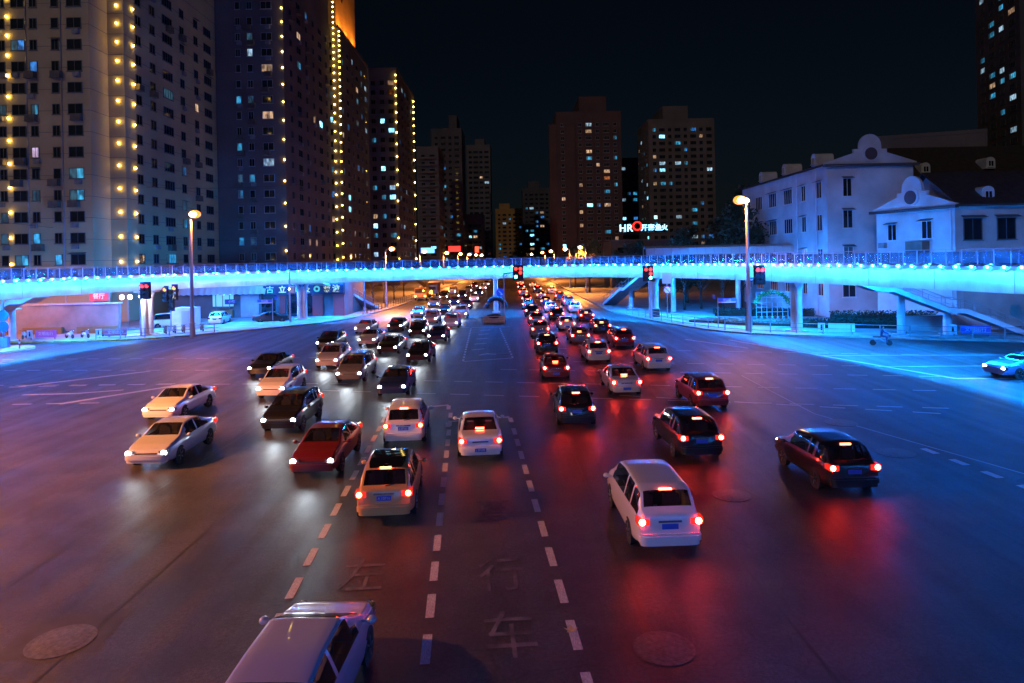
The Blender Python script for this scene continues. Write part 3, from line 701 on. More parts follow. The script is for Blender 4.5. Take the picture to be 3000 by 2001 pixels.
MB().tube([(4.5, -.1, .2), (4.5, -.1, 12)], .07, 6).build('drain_pipe', white_steel, h2)
# long wing to the right with dark roof
h3 = thing('row_house', 'low pink-walled house wing with dark roof and dormer at the right edge', 'house')
MB().prism(rect(45.1, 69.0, 64, 79), 0, 12.4).build('wall', stucco2, h3)
MB().add([(44.6, 68.3, 12.3), (64.5, 68.3, 12.3), (64.5, 74, 16.2), (44.6, 74, 16.2), (44.6, 79.8, 12.3), (64.5, 79.8, 12.3), (44.6, 68.3, 12.5), (64.5, 68.3, 12.5), (64.5, 74, 16.4), (44.6, 74, 16.4), (44.6, 79.8, 12.5), (64.5, 79.8, 12.5)],
    [(6, 7, 8, 9), (9, 8, 11, 10), (0, 1, 7, 6), (0, 6, 9, 3), (1, 2, 8, 7), (3, 9, 10, 4), (2, 5, 11, 8)]).build('roof', roof_m, h3)
MB().add([(45.1, 69, 12.3), (45.1, 79, 12.3), (45.1, 74, 15.9)], [(0, 2, 1)]).build('gable', stucco2, h3)
for x in (46.6, 50.0, 53.4): put('window', window_mesh(1.9, 2.2, None, frame_d, 1), h3, (x, 68.995, 10.0)); put('awning', awn_me, h3, (x, 69, 11.3), 0, (1.2, 1, 1)); put('window', window_mesh(1.9, 2.2, None, frame_d, 1), h3, (x, 68.995, 5.6)); put('awning', awn_me, h3, (x, 69, 6.9), 0, (1.2, 1, 1))
dormer(h3, 48.6, 69.6, 13.3, 0, stucco); 
gable_house('white gabled house end cut by the right edge beside the pink wing', 53.6, 61, 66.8, 69, 12.3, 15.4, stucco2, [(2, 10, 1.2, 1.8, None)], 43, False)
h4 = thing('row_house', 'unlit house with long dark roof and two dormers behind the pink wing', 'house')
MB().prism(rect(52, 94, 90, 106), 0, 17.5).build('wall', darkw, h4)
MB().add([(51.4, 93.2, 17.4), (90.6, 93.2, 17.4), (90.6, 100, 23), (51.4, 100, 23), (90.6, 106.8, 17.4), (51.4, 106.8, 17.4), (51.4, 93.2, 17.2), (90.6, 93.2, 17.2)], [(0, 1, 2, 3), (3, 2, 4, 5), (6, 7, 1, 0), (0, 3, 5)]).build('roof', roof_m, h4)
dormer(h4, 57.5, 94.6, 19.0, 0, stucco); dormer(h4, 66.5, 94.6, 19.6, 0, stucco)
for x in (60, 64, 68, 72): put('window', window_mesh(1.5, 2., 'dimc' if x == 60 else None, frame_d, 1), h4, (x, 93.99, 15.5))
# low building carrying the roof sign
h5 = thing('sign_building', 'dark low building under the blue and red roof sign', 'building')
MB().prism(rect(25, 172, 42, 186), 0, 11.8).build('wall', darkw, h5); MB().bar((24.6, 171.8, 11.9), (42.4, 171.8, 11.9), .5, .4).build('cornice', greyw, h5)
for i in range(4): put('window', window_mesh(1.8, 1.6, None, frame_d, 1), h5, (27.5+4*i, 171.99, 9.4))
sgn = thing('roof_sign', 'glowing roof sign with white letters and a red O', 'sign', (0, 0, 0))
sg_w = mat('sign_white', (.6, .8, .9), .4, emit=(.25, .68, 1.), es=3.2); sg_r = mat('sign_red', (.7, .1, .03), .4, emit=(1., .02, .01), es=2.2)
for ch, x, z, s, m_ in (('H', 28.0, 14.9, 2.5, sg_w), ('R', 29.75, 14.9, 2.5, sg_w), ('O', 31.6, 15.3, 3.3, sg_r), ('开', 33.35, 14.9, 1.75, sg_w), ('寨', 35.15, 14.9, 1.75, sg_w), ('鱼', 36.95, 14.9, 1.75, sg_w), ('火', 38.5, 14.9, 1.6, sg_w)):
    text('letter', ch, s, m_, sgn, (x, 171.6-.3*(ch == 'O'), z), .1, .03)
MB().bar((27, 171.9, 13.5), (39.4, 171.9, 13.5), .12, .12).bar((27, 171.9, 15.9), (39.4, 171.9, 15.9), .08, .08).bar((27.4, 171.9, 12.1), (27.4, 171.9, 15.9), .1, .1).bar((33, 171.9, 12.1), (33, 171.9, 15.9), .1, .1).bar((38.8, 171.9, 12.1), (38.8, 171.9, 15.9), .1, .1).build('sign_frame', dark_steel, sgn)

# ---- shops on the left under the bridge
sh = thing('shop_row', 'row of low shops with dark sign boards and red doors under the footbridge', 'shops')
MB().prism(rect(-49.5, 99.5, -24.5, 112), 0, 7.2).build('wall', mat('shop_wall', (.13, .125, .13), .8, noise=(.5, .3)), sh)
MB().box((-30.4, 99.25, 4.05), (11.6, .4, 1.3)).build('sign_board', mat('sign_board', (.02, .025, .06), .5), sh)
gold = mat('sign_gold', (.55, .50, .18), .5, emit=(.5, .45, .14), es=.6, sample=False); grn = mat('sign_green', (.15, .45, .25), .5, emit=(.12, .5, .3), es=.6, sample=False)
for ch, x, m_ in (('古', -35.2, grn), ('立', -33.4, gold), ('张', -31.7, grn), ('灸', -29.9, gold), ('◎', -28.4, grn), ('蒋', -26.9, gold), ('波', -25.6, gold)):
    text('letter', ch, 1.1, m_, sh, (x, 99.0, 4.05), .03, .02)
aw = MB()
for k in range(14):
    x0 = -48.4+k*.9; aw.add([(x0, 99.4, 4.9), (x0+.45, 99.4, 4.96), (x0+.9, 99.4, 4.9), (x0, 98.6, 3.5), (x0+.45, 98.5, 3.62), (x0+.9, 98.6, 3.5)], [(0, 3, 4, 1), (1, 4, 5, 2)])
aw.build('striped_awning', mat('awning_pale', (.45, .45, .46), .6), sh)
redd = mat('red_door', (.45, .03, .03), .5)
for x, wd in ((-33.5, .8), (-28.4, 1.5), (-25.3, 1.6)): MB().box((x, 99.4, 1.6), (wd, .25, 3.2)).box((x, 99.25, 3.2), (wd+.2, .2, .12)).build('door', redd, sh)
MB().box((-31, 99.45, 1.9), (3.6, .12, 3.4)).build('shop_window', glass_dark, sh); MB().box((-35.6, 99.45, 2.0), (2.0, .12, 3.6)).build('shop_window', glass_dark, sh)
MB().box((-38.3, 99.4, 2.2), (2.6, .2, 4.0)).box((-38.3, 99.28, 2.2), (.05, .06, 4.0)).build('roller_shutter', concrete, sh)
litw = MB(); litw.cur = 0; litw.box((-42.2, 99.45, 2.9), (3.0, .12, 2.2)); litw.build('lit_shop_window', mat('lit_shop', (.2, .3, .3), .3, emit=(.22, .75, .85), es=.55, sample=False), sh)
for k in range(3): MB().box((-43.1+k*.95, 99.3, 3.6-.1*(k % 2)), (.55, .1, .16)).build('shop_lamp', lit['hot'], sh)
MB().box((-42.2, 99.25, .8), (3.0, .5, 1.0)).build('counter', mat('counter_wood', (.24, .15, .06), .6), sh)
for k in range(3): MB().box((-43.2+k*1.0, 99.3, 2.3), (.06, .14, 2.6)).build('window_mullion', frame_d, sh)
MB().box((-40.9, 98.9, 2.5), (1.6, .1, .7)).build('hanging_sign', mat('sign_navy', (.02, .04, .22), .5), sh); text('letter', '小吃', .5, mat('sign_pale', (.5, .6, .7), .5), sh, (-40.7, 98.82, 2.5), .01)
# two white floodlights left of the shops and the small red board
fm = thing('floodlight_mast', 'twin white floodlights glowing under the left bend of the footbridge', 'floodlight', (-47.6, 84.4, 0))
MB().tube([(0, 0, 0), (0, 0, 4.3)], .05, 8).build('mast', grey_steel, fm); MB().bar((-.6, 0, 4.3), (.6, 0, 4.3), .06, .06).build('crossbar', grey_steel, fm)
fl_em = mat('floodlight_white', (.8, .85, .9), .3, emit=(.85, .95, 1.), es=25.)
for s in (-.5, .5):
    hd = MB().lathe([(.12, .18), (.34, -.22), (.30, -.25), (.1, -.25)], 12, (s, -.1, 4.15), 'Y').build('lamp_housing', dark_steel, fm, True, 40)
    MB().lathe([(.27, -.30), (.27, -.26)], 12, (s, -.1, 4.15), 'Y').build('lamp_glass', fl_em, hd).parent = hd
wall = thing('retaining_wall', 'rendered wall with pale coping behind the left stair flight', 'wall')
MB().prism(rect(-66, 81.0, -46.8, 81.5), 0, 3.5).build('wall_face', mat('wall_render', (.27, .23, .21), .85, noise=(.5, .4)), wall); MB().bar((-66, 81.2, 3.6), (-46.6, 81.2, 3.6), .7, .2).build('coping', concrete, wall)
for k in range(3): MB().box((-62+6.4*k, 80.7, .45), (4.6, .4, .9)).build('planter_box', mat('planter_wood', (.20, .12, .04), .8), wall)
rb_ = thing('red_sign', 'small glowing red sign board above the left retaining wall', 'sign', (-49.9, 82.4, 0))
MB().box((0, 0, 4.35), (2.3, .16, 1.0)).build('board', mat('red_board', (.5, .05, .06), .5, emit=(1., .08, .10), es=.35, sample=False), rb_); text('letter', '餐厅', .75, mat('red_board_text', (.8, .6, .5), .5, emit=(1., .6, .45), es=.6, sample=False), rb_, (0, -.1, 4.35), .01)
MB().tube([(1.2, 0, 0), (1.2, 0, 6)], .07, 8).build('post', grey_steel, rb_)
# far glowing signs along the avenue
for (x, y, z, wd, h, c, e, lab) in ((-28.6, 232, 11.2, 4.4, 1.6, (.12, .35, 1.), 5., 'long blue glowing sign on the left of the avenue'), (-25.2, 300, 12.6, 5., 2.2, (1., .04, .03), 3.5, 'red glowing sign far down the avenue on the left'), (-16.4, 320, 12.4, 1.6, 2.6, (1., .12, .05), 3., 'small red upright sign far down the avenue')):
    s_ = thing('shop_sign', lab, 'sign', (x, y, 0)); MB().box((0, 0, z), (wd, .3, h)).box((0, .2, z), (wd+.2, .1, h+.2)).build('sign_panel', mat('sign_'+lab[:8], c, .5, emit=c, es=e*.5, sample=False), s_); MB().tube([(0, .4, 0), (0, .4, z)], .12, 6).build('post', dark_steel, s_)

# ================================================================== VEHICLES
def lerp_prof(pts, y):
    if y <= pts[0][0]: return pts[0][1]
    for (a, b), (c, d) in zip(pts, pts[1:]):
        if y <= c:
            t = (y-a)/(c-a); t = t*t*(3-2*t)*.5+t*.5; return b+(d-b)*t
    return pts[-1][1]
SPEC = {
 'sedan': dict(L=4.7, W=1.82, top=[(-2.35, .90), (-2.28, 1.0), (-2.1, 1.045), (-1.62, 1.07), (-.78, 1.42), (-.2, 1.465), (.42, 1.43), (1.22, 1.04), (1.85, .93), (2.2, .80), (2.35, .62)],
    belt=[(-2.35, .82), (-1.6, .97), (1.2, .90), (2.0, .80), (2.35, .58)], win=(-1.58, -.80, .44, 1.18), brake=(-1.45, 1.13)),
 'hatch': dict(L=4.4, W=1.82, top=[(-2.2, .98), (-2.15, 1.06), (-2.02, 1.12), (-1.66, 1.53), (-1.3, 1.60), (-.3, 1.63), (.45, 1.57), (1.2, 1.10), (1.75, 1.0), (2.08, .86), (2.2, .66)],
    belt=[(-2.2, .92), (-1.6, 1.02), (1.2, .96), (1.9, .86), (2.2, .62)], win=(-2.0, -1.68, .46, 1.17), brake=(-1.62, 1.56)),
 'mpv': dict(L=4.75, W=1.86, top=[(-2.38, 1.0), (-2.33, 1.1), (-2.2, 1.2), (-1.92, 1.62), (-1.5, 1.70), (0, 1.73), (.75, 1.66), (1.65, 1.13), (2.0, 1.0), (2.28, .84), (2.38, .66)],
    belt=[(-2.38, .96), (-1.8, 1.06), (1.5, 1.0), (2.1, .88), (2.38, .62)], win=(-2.18, -1.94, .78, 1.60), brake=(-1.9, 1.64)),
 'liftback': dict(L=4.8, W=1.86, top=[(-2.4, .95), (-2.3, 1.05), (-2.1, 1.12), (-1.5, 1.42), (-.6, 1.48), (.35, 1.46), (1.45, 1.0), (1.95, .92), (2.28, .80), (2.4, .62)],
    belt=[(-2.4, .88), (-1.6, .98), (1.3, .92), (2.0, .80), (2.4, .58)], win=(-2.05, -1.5, .38, 1.4), brake=(-1.5, 1.4)),
 'van': dict(L=4.9, W=1.75, top=[(-2.45, 1.2), (-2.42, 1.7), (-2.3, 1.86), (-1.9, 1.93), (0, 1.95), (1.5, 1.90), (1.75, 1.80), (2.25, 1.15), (2.38, .95), (2.45, .6)],
    belt=[(-2.45, 1.08), (2.0, 1.05), (2.3, .9), (2.45, .58)], win=(-2.42, -2.30, 1.72, 2.22), brake=(-2.36, 1.80)),
}
CAR = {}
def bumper(W, y, sg):
    mb = MB(); w_ = W*.455
    for z0, z1, k, d in ((.30, .42, .93, .06), (.42, .56, 1., .10), (.56, .62, .97, .07)):
        pl_ = [(-w_*k, y-sg*.30), (-w_*k, y-sg*.02), (-w_*k+.06, y+sg*d*.55), (-w_*k+.20, y+sg*d), (w_*k-.20, y+sg*d), (w_*k-.06, y+sg*d*.55), (w_*k, y-sg*.02), (w_*k, y-sg*.30)]
        mb.prism(pl_ if sg < 0 else pl_[::-1], z0, z1)
    return mb
aj = [None]*7+[.06, .5, .88, .955, .988, .999, 1.]; bj = [None]*7+[.05, .5, .93]
def car_parts(kind):
    if kind in CAR: return CAR[kind]
    S = SPEC[kind]; L, W = S['L'], S['W']; yr0, yr1, yf1, yf0 = S['win']; roof_h = max(z for _, z in S['top'])
    ys = []; n = 84
    for i in range(n+1): ys.append(-L/2+L*i/n)
    J = 14; grid = []
    for y in ys:
        e = abs(y)/(L/2); wv = W/2*(1-.13*e**7-.015*e*e); zt = lerp_prof(S['top'], y); zb_ = min(lerp_prof(S['belt'], y), zt-.02)
        zb = .24+.10*max(0, (e-.8)/.2)
        hgt = max(0., min(1., (zt-zb_)/(roof_h-.95)))
        wr = wv*(.90-.19*hgt)
        pts = [(0, zb), (.72*wv, zb), (.94*wv, zb+.04), (wv, zb+.17), (wv*1.003, (zb+zb_)/2+.05), (wv*.985, zb_-.10), (wv*.955, zb_)]
        for j in (7, 8, 9): pts.append((wv*.955+(wr-wv*.955)*bj[j], zb_+(zt-zb_)*aj[j]))
        for j, f in ((10, .90), (11, .70), (12, .38), (13, 0.)): pts.append((wr*f, zb_+(zt-zb_)*aj[j]))
        P3 = [Vector((a_, 0, b_)) for a_, b_ in pts]; fine_ = []
        for q_ in range(len(P3)-1):
            p0_, p1_, p2_, p3_ = P3[max(0, q_-1)], P3[q_], P3[q_+1], P3[min(len(P3)-1, q_+2)]
            fine_.append((p1_.x, p1_.z)); mid_ = (p1_+p2_)*.5625-(p0_+p3_)*.0625 if 1 < q_ < len(P3)-2 else (p1_+p2_)*.5; fine_.append((mid_.x, mid_.z))
        fine_.append((P3[-1].x, P3[-1].z)); grid.append(fine_)
    body = MB(); side_w = [MB(), MB()]; front = MB(); rear = MB(); mir = (1, -1)
    def vid(mb, i, j, sx, off=0.):
        x, z = grid[i][j]; return (sx*x, ys[i], z)
    for k, sx in enumerate(mir):
        V = {}
        for i in range(n):
            ym = (ys[i]+ys[i+1])/2
            for j2 in range(2*(J-1)):
                j = j2//2
                q = [vid(None, i, j2, sx), vid(None, i+1, j2, sx), vid(None, i+1, j2+1, sx), vid(None, i, j2+1, sx)]
                if sx < 0: q = q[::-1]
                tgt = body
                if 7 <= j <= 8 and yr0+.32*(yr1-yr0) < ym < yf1+.42*(yf0-yf1):
                    mid = (yr1+yf1)/2-.05; pill = abs(ym-mid) < .05 or (kind in ('mpv', 'van', 'hatch') and abs(ym-(yr1+.55)) < .06)
                    if not pill and not (j == 8 and (ym < yr1-.02 or ym > yf1+.16)): tgt = side_w[k]
                if j >= 9 and j <= 12:
                    if yf1+.02 < ym < yf0-.05 and not (j == 9): tgt = front
                    if yr0+.03 < ym < yr1-.01 and not (j == 9): tgt = rear
                tgt.add(q, [(0, 1, 2, 3)])
    for i, rev in ((0, False), (n, True)):
        pts = [(x, ys[i], z) for x, z in grid[i]]+[(-x, ys[i], z) for x, z in reversed(grid[i][1:-1])]
        f = tuple(range(len(pts))); body.add(pts, [f if not rev else f[::-1]])
    def weld(mb, name, m, inset=0.):
        me = mb.mesh(name, m); bm = bmesh.new(); bm.from_mesh(me); bmesh.ops.remove_doubles(bm, verts=bm.verts, dist=.0008)
        bmesh.ops.recalc_face_normals(bm, faces=bm.faces) if name == 'body' else None
        bm.to_mesh(me); bm.free()
        me.polygons.foreach_set('use_smooth', [True]*len(me.polygons)); me.set_sharp_from_angle(angle=R(52)); me.update(); return me
    parts = []
    parts.append(('body', weld(body, 'body', black)))
    for s in side_w: parts.append(('side_window', weld(s, 'side_window', car_glass)))
    parts.append(('windscreen', weld(front, 'windscreen', car_glass))); parts.append(('rear_window', weld(rear, 'rear_window', car_glass)))
    # bumpers, plates, mirrors, lamps
    yb = -L/2; yf = L/2
    parts.append(('rear_bumper', bumper(W, yb, -1).mesh('rear_bumper', black, angle=40)))
    parts.append(('front_bumper', bumper(W, yf, 1).mesh('front_bumper', black, angle=40)))
    parts.append(('grille', MB().box((0, yf+.005, .60 if kind != 'van' else .8), (W*.46, .05, .13)).box((0, yf+.03, .40), (W*.5, .05, .1)).mesh('grille', black)))
    zp = .78 if kind == 'sedan' else .80
    if kind == 'sedan': zp = .50
    parts.append(('number_plate', MB().box((0, yb-(.115 if kind == 'sedan' else .02), zp), (.44, .02, .14)).mesh('number_plate', mat('plate_blue', (.03, .10, .55), .4))))
    parts.append(('rear_trim', MB().box((0, yb-.012, zp+.13 if kind != 'sedan' else .80), (.62, .03, .05)).mesh('rear_trim', chrome)))
    zt = .84 if kind == 'sedan' else .93
    for s in (-1, 1):
        tl = MB().box((s*W*.375, yb+.03, zt), (.30, .14, .17)).box((s*W*.445, yb+.12, zt+.015), (.10, .3, .17)).mesh('tail_light', red_dim)
        parts.append(('tail_light', tl))
        parts.append(('tail_lamp', MB().lathe([(.001, -.012), (.088, -.012), (.088, .01), (.001, .01)], 12, (s*W*.405, yb-.052, zt+.01), 'Y').mesh('tail_lamp', tail_em)))
        zh = .66 if kind != 'van' else .80
        parts.append(('headlight', MB().box((s*W*.36, yf-.13, zh), (.34, .22, .15)).mesh('headlight', chrome)))
        parts.append(('headlamp', MB().lathe([(.001, -.02), (.1, -.02), (.1, .015), (.001, .015)], 12, (s*W*.38, yf+.005, zh), 'Y').mesh('headlamp', head_em)))
        mm = MB().sphere((s*(W/2+.13), yf0-.28, 1.02 if kind != 'van' else 1.25), .1, 10, 6, .75).bar((s*(W/2-.08), yf0-.26, .98 if kind != 'van' else 1.2), (s*(W/2+.1), yf0-.28, 1.0 if kind != 'van' else 1.22), .05, .04)
        parts.append(('mirror', mm.mesh('mirror', black, True)))
    st = MB()
    for sx in (-.38, .38):
        for sy, zz in ((.25, 0.), (-.75, .02)):
            st.box((sx, sy, .62+zz), (.52, .5, .18)).box((sx, sy-.28, .92+zz), (.5, .14, .5), 0, .9).box((sx, sy-.30, 1.25+zz), (.26, .1, .16))
    parts.append(('seats', st.mesh('seats', seat_m)))
    parts.append(('dashboard', MB().box((0, yf0-.35, .86), (W*.78, .4, .22)).mesh('dashboard', black)))
    by, bz = S['brake']
    parts.append(('brake_light', MB().box((0, by-.02, bz), (.34, .06, .035)).mesh('brake_light', brake_em)))
    wh = MB().lathe([(.20, -.10), (.30, -.105), (.325, -.07), (.325, .07), (.30, .105), (.20, .10)], 20, (0, 0, 0), 'X').mesh('wheel', rubber, True, 30)
    rim_ = MB(); rim_.lathe([(.21, -.075), (.21, .075)], 16, (0, 0, 0), 'X')
    for k in range(5):
        a = 2*math.pi*k/5
        for sx in (-1, 1): rim_.bar((sx*.09, .05*math.cos(a), .05*math.sin(a)), (sx*.09, .2*math.cos(a), .2*math.sin(a)), .05, .03)
    rme = rim_.mesh('rim', rimm)
    for sy in (-1, 1):
        for sx in (-1, 1): parts.append(('wheel_arch', MB().lathe([(.375, 0), (.375, .012)] if sx > 0 else [(.375, -.012), (.375, 0)], 20, (sx*(W/2-.012), sy*L*.295, .335), 'X').mesh('wheel_arch', rubber)))
    CAR[kind] = (parts, wh, rme); return CAR[kind]
NW = {}
def car(kind, colour, loc, heading, label, group=None, tails=True, heads=True, name=None, beam=0., far=False, brake=True, tail_mat=None, paint_rough=.28, plate=None):
    """heading: direction the nose points, radians from +Y (counter-clockwise)"""
    S = SPEC[kind]; parts, wh, rme = car_parts(kind)
    cm = mat('paint_%s' % '_'.join('%02d' % int(c*99) for c in colour), colour, paint_rough, .15, coat=.8)
    c = thing(name or {'sedan': 'sedan_car', 'hatch': 'hatchback_car', 'liftback': 'liftback_car', 'mpv': 'people_carrier', 'van': 'van'}[kind], label, 'van' if kind == 'van' else 'car', (loc[0], loc[1], loc[2] if len(loc) > 2 else 0), heading, group)
    for nm, me in parts:
        if far and nm in ('rear_trim', 'grille', 'wheel_arch', 'mirror', 'seats', 'dashboard'): continue
        if nm == 'brake_light' and not (tails and brake): continue
        o = put(nm, me, c)
        if nm in ('body', 'rear_bumper', 'front_bumper', 'mirror'): slotmat(o, cm)
        if nm == 'tail_light' and tails: slotmat(o, red_glow)
        if nm == 'tail_lamp' and not tails: slotmat(o, red_dim)
        if nm == 'headlamp' and not heads: slotmat(o, chrome)
        if nm == 'tail_lamp' and tails and tail_mat: slotmat(o, tail_mat)
    for sx in (-1, 1):
        for sy in (-1, 1):
            wo = put('wheel', wh, c, (sx*(S['W']/2-.10), sy*S['L']*.295, .325))
            if not far: put('rim', rme, wo)
    if plate: text('plate_lettering', plate, .11, white_steel, c, (0, -S['L']/2-(.128 if kind == 'sedan' else .034), .50 if kind == 'sedan' else .80), .002)
    if kind in ('hatch', 'mpv') and not far: MB().bar((.02, -S['L']/2+.16, 1.12), (.42, -S['L']/2+.19, 1.17), .02, .02).build('rear_wiper', black, c)
    if beam:
        lamp('headlight_beam', 'SPOT', (0, S['L']/2+.12, .68), beam, (.80, .90, 1.), c, .42, (R(90-7), 0, 0), 70, .9)
    return c
# ---- the queue in the middle lanes
HD = .069
white = (.78, .78, .80)
car('hatch', white, (-4.95, 31.4), HD, 'white hatchback with glowing brake lights at the stop line', 'cars queueing in the middle lanes', tail_mat=brake_em, plate='A 07162')
car('sedan', white, (-1.55, 29.2), HD, 'white saloon car with glowing brake lights waiting beside the white hatchback', 'cars queueing in the middle lanes', tail_mat=brake_em, plate='J 37138')
car('hatch', (.60, .33, .11), (-4.18, 22.9), HD, 'golden beige hatchback with dark roof behind the white hatchback', 'cars queueing in the middle lanes', tail_mat=brake_em, plate='A 10716')
gold_car = [o for o in col.objects if o.get('label', '').startswith('golden')][0]
MB().add([(x*s, y, z) for y, z, x in ((-1.6, 1.553, .50), (-1.2, 1.617, .56), (-.5, 1.634, .57), (.1, 1.622, .56), (.42, 1.585, .54)) for s in (-1, 1)], [(2*i, 2*i+1, 2*i+3, 2*i+2) for i in range(4)]).build('roof_panel', mat('black_gloss', (.008, .008, .01), .05, coat=1.), gold_car, True)
car('liftback', (.42, .42, .48), (-3.95, 12.2), HD-.09, 'silver car with dark windscreen cut by the bottom edge, last in the queue', 'cars queueing in the middle lanes', tails=True, heads=False, brake=False)
# ---- traffic that the long exposure drew as light: here the cars themselves
def lane_x(pts, y): return lerp_prof([(b, a) for a, b in pts], y)
LANES = {
 'on0': [(-7.9, 12), (-7.3, 42), (-7.2, 85), (-7.6, 160)], 'on1': [(-11.3, 15), (-10.8, 42), (-10.1, 85), (-10.6, 160)],
 'on2': [(-14.9, 20), (-14.3, 42), (-13.1, 85), (-13.7, 160)], 'on3': [(-18.6, 24), (-17.9, 42), (-16.2, 85), (-16.6, 160)],
 'out0': [(4.2, 12), (2.7, 42), (2.5, 85), (2.3, 160)], 'out1': [(7.8, 12), (6.2, 42), (5.7, 85), (5.5, 160)], 'out2': [(11.6, 14), (9.8, 42), (9.0, 85), (8.7, 160)]}
LN = {'on0': 'innermost oncoming lane', 'on1': 'second oncoming lane from the middle', 'on2': 'third oncoming lane from the middle', 'on3': 'outermost oncoming lane', 'out0': 'innermost outbound lane', 'out1': 'middle outbound lane', 'out2': 'outermost outbound lane'}
TR = {
 'on0': [27.5, 42, 55, 68, 81, 94, 110, 129, 150, 175, 200], 'on1': [34, 47, 60, 73, 87, 101, 121, 140, 162, 188], 'on2': [29, 42, 53, 66, 79, 97, 116, 137, 158], 'on3': [37, 50, 64, 77],
 'out0': [20.5, 34, 46.5, 58.5, 70, 82, 94, 107, 122, 146, 170, 200], 'out1': [28.5, 41, 53, 64.5, 76, 88, 101, 115, 134, 158, 185], 'out2': [24.5, 37, 49, 61, 73, 86, 99, 113, 128, 152]}
PAINTS = [('black', (.012, .012, .014)), ('silver', (.45, .46, .48)), ('white', (.75, .75, .77)), ('dark blue', (.015, .03, .10)), ('grey', (.14, .145, .15)), ('dark red', (.16, .012, .014)), ('silver', (.45, .46, .48)), ('black', (.012, .012, .014))]
rg = random.Random(5)
for ln, ds in TR.items():
    onc = ln.startswith('on')
    for i, d in enumerate(ds):
        x = lane_x(LANES[ln], d)+rg.uniform(-.2, .2); x2 = lane_x(LANES[ln], d+2)
        cn, cc = rg.choice(PAINTS); kd = rg.choice(['sedan', 'sedan', 'hatch', 'mpv'])
        kn = {'sedan': 'saloon', 'hatch': 'hatchback', 'mpv': 'people carrier'}[kd]
        hd = math.atan2(-(x2-x-rg.uniform(-.0, .0)), 2)*.3
        lab = ('%s %s with headlights on, %s car in the %s' if onc else '%s %s with red tail lights on, %s car in the %s') % (cn, kn, ORD[i], LN[ln])
        car(kd, cc, (x, d), hd+(math.pi if onc else 0), lab, 'oncoming traffic' if onc else 'outbound traffic', beam=(160. if d < 130 else 0.) if onc else 0., far=d > 75, brake=not onc)
# ---- turning car at the right edge, parked cars on the left
car('sedan', (.10, .20, .42), (32.0, 42.6), R(90+8), 'blue saloon with glaring headlights turning in at the right edge', tails=False, beam=700.)
car('van', (.62, .63, .66), (-43.6, 87.0), R(112), 'silver van parked beyond the left bridge pier', tails=False, heads=False)
car('mpv', (.80, .80, .82), (-39.2, 91.2), R(8), 'white off-roader parked in front of the lit shop', tails=False, heads=False)
car('sedan', (.01, .011, .014), (-32.6, 92.3), R(-78), 'black saloon parked side-on before the red doors', tails=False, heads=False)
# ---- yellow crane truck on the far left of the avenue
tk = thing('crane_truck', 'yellow crane truck with amber lamps on the left of the avenue', 'truck', (-18.1, 138, 0))
ym = mat('truck_yellow', (.55, .26, .02), .45, noise=(1.5, .3))
MB().box((0, -3.2, 1.75), (2.4, 1.8, 1.5), 0, .95).box((0, -3.4, .85), (2.45, 2.0, .5)).build('cab', ym, tk); MB().box((0, -4.09, 1.95), (2.0, .06, .8)).build('windscreen', car_glass, tk)
MB().box((0, 1.0, 1.0), (2.4, 6.6, .45)).box((0, 1.2, 1.6), (1.9, 3.0, .8)).build('chassis', ym, tk); MB().bar((.3, 2.6, 2.6), (-1.2, -3.8, 4.6), .55, .6).bar((.3, 2.8, 1.8), (.3, 2.4, 3.0), .9, .9).build('crane_boom', ym, tk)
for s in (-1, 1):
    MB().box((s*.95, -4.42, .92), (.28, .08, .22)).build('indicator', amber_em, tk)
    for y in (-3.0, 1.4, 2.9): MB().lathe([(.3, -.16), (.5, -.16), (.52, 0), (.5, .16), (.3, .16)], 16, (s*1.05, y, .52), 'X').build('wheel', rubber, tk, True, 30)
for (x, y, z) in ((.6, -4.16, 1.95), (1.27, 1.2, 1.3), (1.25, 3.6, 1.5), (1.25, 3.9, 1.05)): MB().sphere((x, y, z), .14, 8, 6).build('marker_lamp', amber_em, tk)
MB().box((0, -4.38, .55), (2.3, .2, .3)).build('front_bumper', dark_steel, tk)
bt = thing('box_lorry', 'brown box lorry parked behind the crane truck', 'truck', (-17.6, 152, 0))
MB().box((0, 1, 1.9), (2.3, 5.4, 2.2)).build('cargo_box', mat('lorry_brown', (.30, .14, .08), .6), bt); MB().box((0, -2.7, 1.5), (2.2, 1.7, 1.7), 0, .93).build('cab', mat('lorry_cab', (.35, .33, .34), .5), bt); MB().box((0, -3.52, 1.8), (1.8, .08, .65)).build('windscreen', car_glass, bt)
for s in (-1, 1):
    for y in (-2.5, 2.4): MB().lathe([(.3, -.15), (.46, -.15), (.46, .15), (.3, .15)], 14, (s*1.0, y, .46), 'X').build('wheel', rubber, bt)

